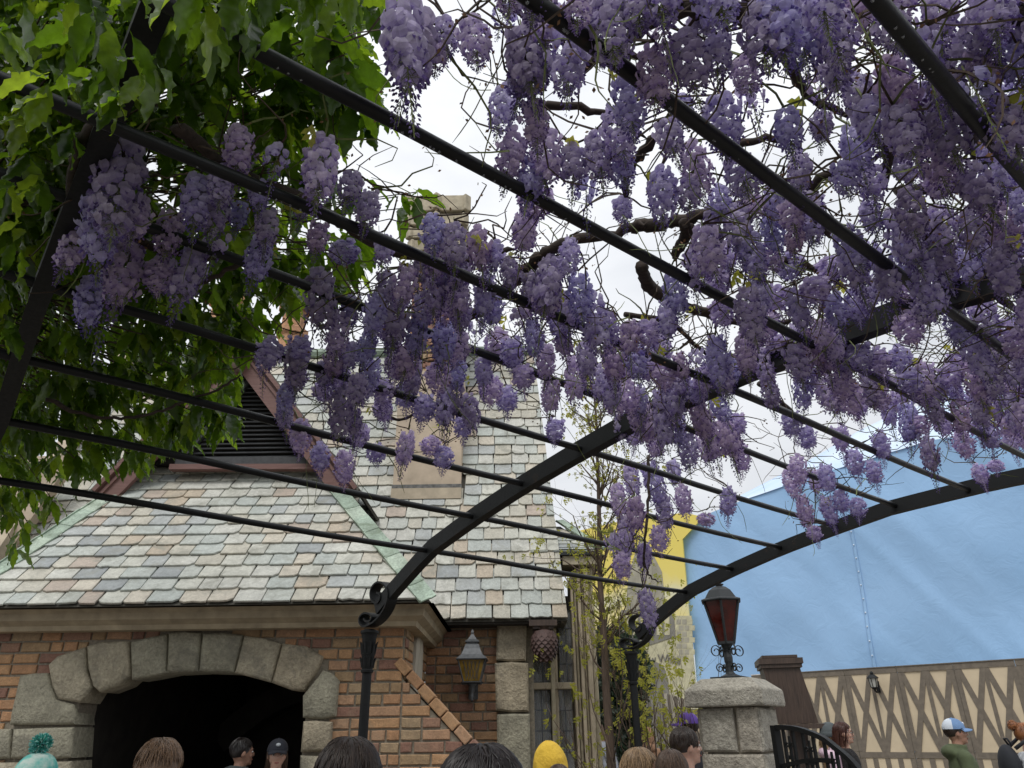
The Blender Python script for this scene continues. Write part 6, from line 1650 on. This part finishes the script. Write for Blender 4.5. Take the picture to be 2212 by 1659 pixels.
# near leaves hanging below the rails at the top left
for x, y, zc, n_ in ((60, -40, 1.5, 5), (180, -30, 1.25, 6), (300, -60, 1.35, 5), (420, -50, 1.15, 5), (520, -70, 1.2, 5), (600, -60, 1.25, 5), (700, -50, 1.3, 5), (760, -60, 1.5, 4), (120, 90, 1.9, 5), (30, 160, 1.7, 5), (250, 190, 1.7, 5), (200, 60, 1.45, 5), (380, 40, 1.7, 4), (330, 150, 1.6, 4), (640, 20, 1.5, 4), (60, 320, 2.0, 5), (40, 500, 2.2, 5), (20, 60, 1.4, 5), (110, 180, 1.6, 6), (190, 150, 1.6, 5), (280, 120, 1.5, 5), (60, 240, 1.7, 6), (150, 300, 1.9, 5), (20, 400, 1.9, 5), (90, 400, 2.0, 5), (10, 600, 2.2, 5), (30, 700, 2.4, 5), (450, 30, 1.4, 5), (540, 20, 1.5, 5)):
    whorl(atD(x, y, zc), V(0, -.2, -.6), n_, .125)
# sprigs reaching out against the sky
for x, y, n_ in ((640, 150, 5), (700, 210, 4), (790, 235, 4), (740, 250, 4), (700, 300, 3), (650, 350, 4), (780, 400, 3), (860, 425, 4), (900, 415, 3), (870, 450, 3), (730, 560, 5), (770, 540, 4), (680, 520, 5), (620, 560, 5), (560, 640, 5), (640, 640, 4), (590, 700, 3), (480, 790, 5), (440, 850, 6), (380, 800, 5), (470, 880, 4), (340, 880, 5), (300, 950, 5), (210, 990, 4), (110, 1075, 5), (30, 1100, 4), (60, 1130, 4), (30, 1180, 3), (540, 250, 4), (560, 430, 5), (500, 480, 5), (520, 600, 5), (545, 690, 5), (500, 700, 5), (450, 760, 5), (520, 760, 4), (400, 900, 4)):
    rh = roof_hit(x, y, .2); zc = min(proj(rh)[2]*1.03+.1, 4.6) if rh is not None else 4
    P = atD(x, y, zc); whorl(P, unit(P-V(-3, 3, 3)), n_, .15 if y > 700 else .125)
    tgt = trunkline[10]; qb.tube(spline([P, P*.7+tgt*.3+V(0, 0, .06), P*.35+tgt*.65+V(0, 0, .15), tgt], 5), [.0025]*5+[.005]*5+[.008]*5+[.012], 4, False)
big.sort(key=lambda t_: -t_[0])
lme = []
for vs, fs in LV:
    q = MB(); q.add(vs, fs); lme.append(q.mesh('leaf', M_leaf, True))
for k, (a, v_, m_, r_) in enumerate(big[:300]):
    o = link('leaf', lme[v_], hol, m_[:3, 3]); R_ = Matrix(m_[:3, :3].tolist()); s_ = R_.to_scale(); o.rotation_mode = 'QUATERNION'; o.rotation_quaternion = R_.to_quaternion(); o.scale = s_
off = np.array(WL[hol.name])
for v_ in range(len(LV)):
    sub = [t_ for t_ in big[300:] if t_[1] == v_]; Ms = []
    for t_ in sub: Ms.append(t_[2])
    merged('foliage', LV[v_][0], LV[v_][1], Ms, [t_[3] for t_ in sub], M_leaf_a, hol, True)['kind'] = 'stuff'
print('leaves', len(big))
part('branches', qb, M_bark, hol, True)
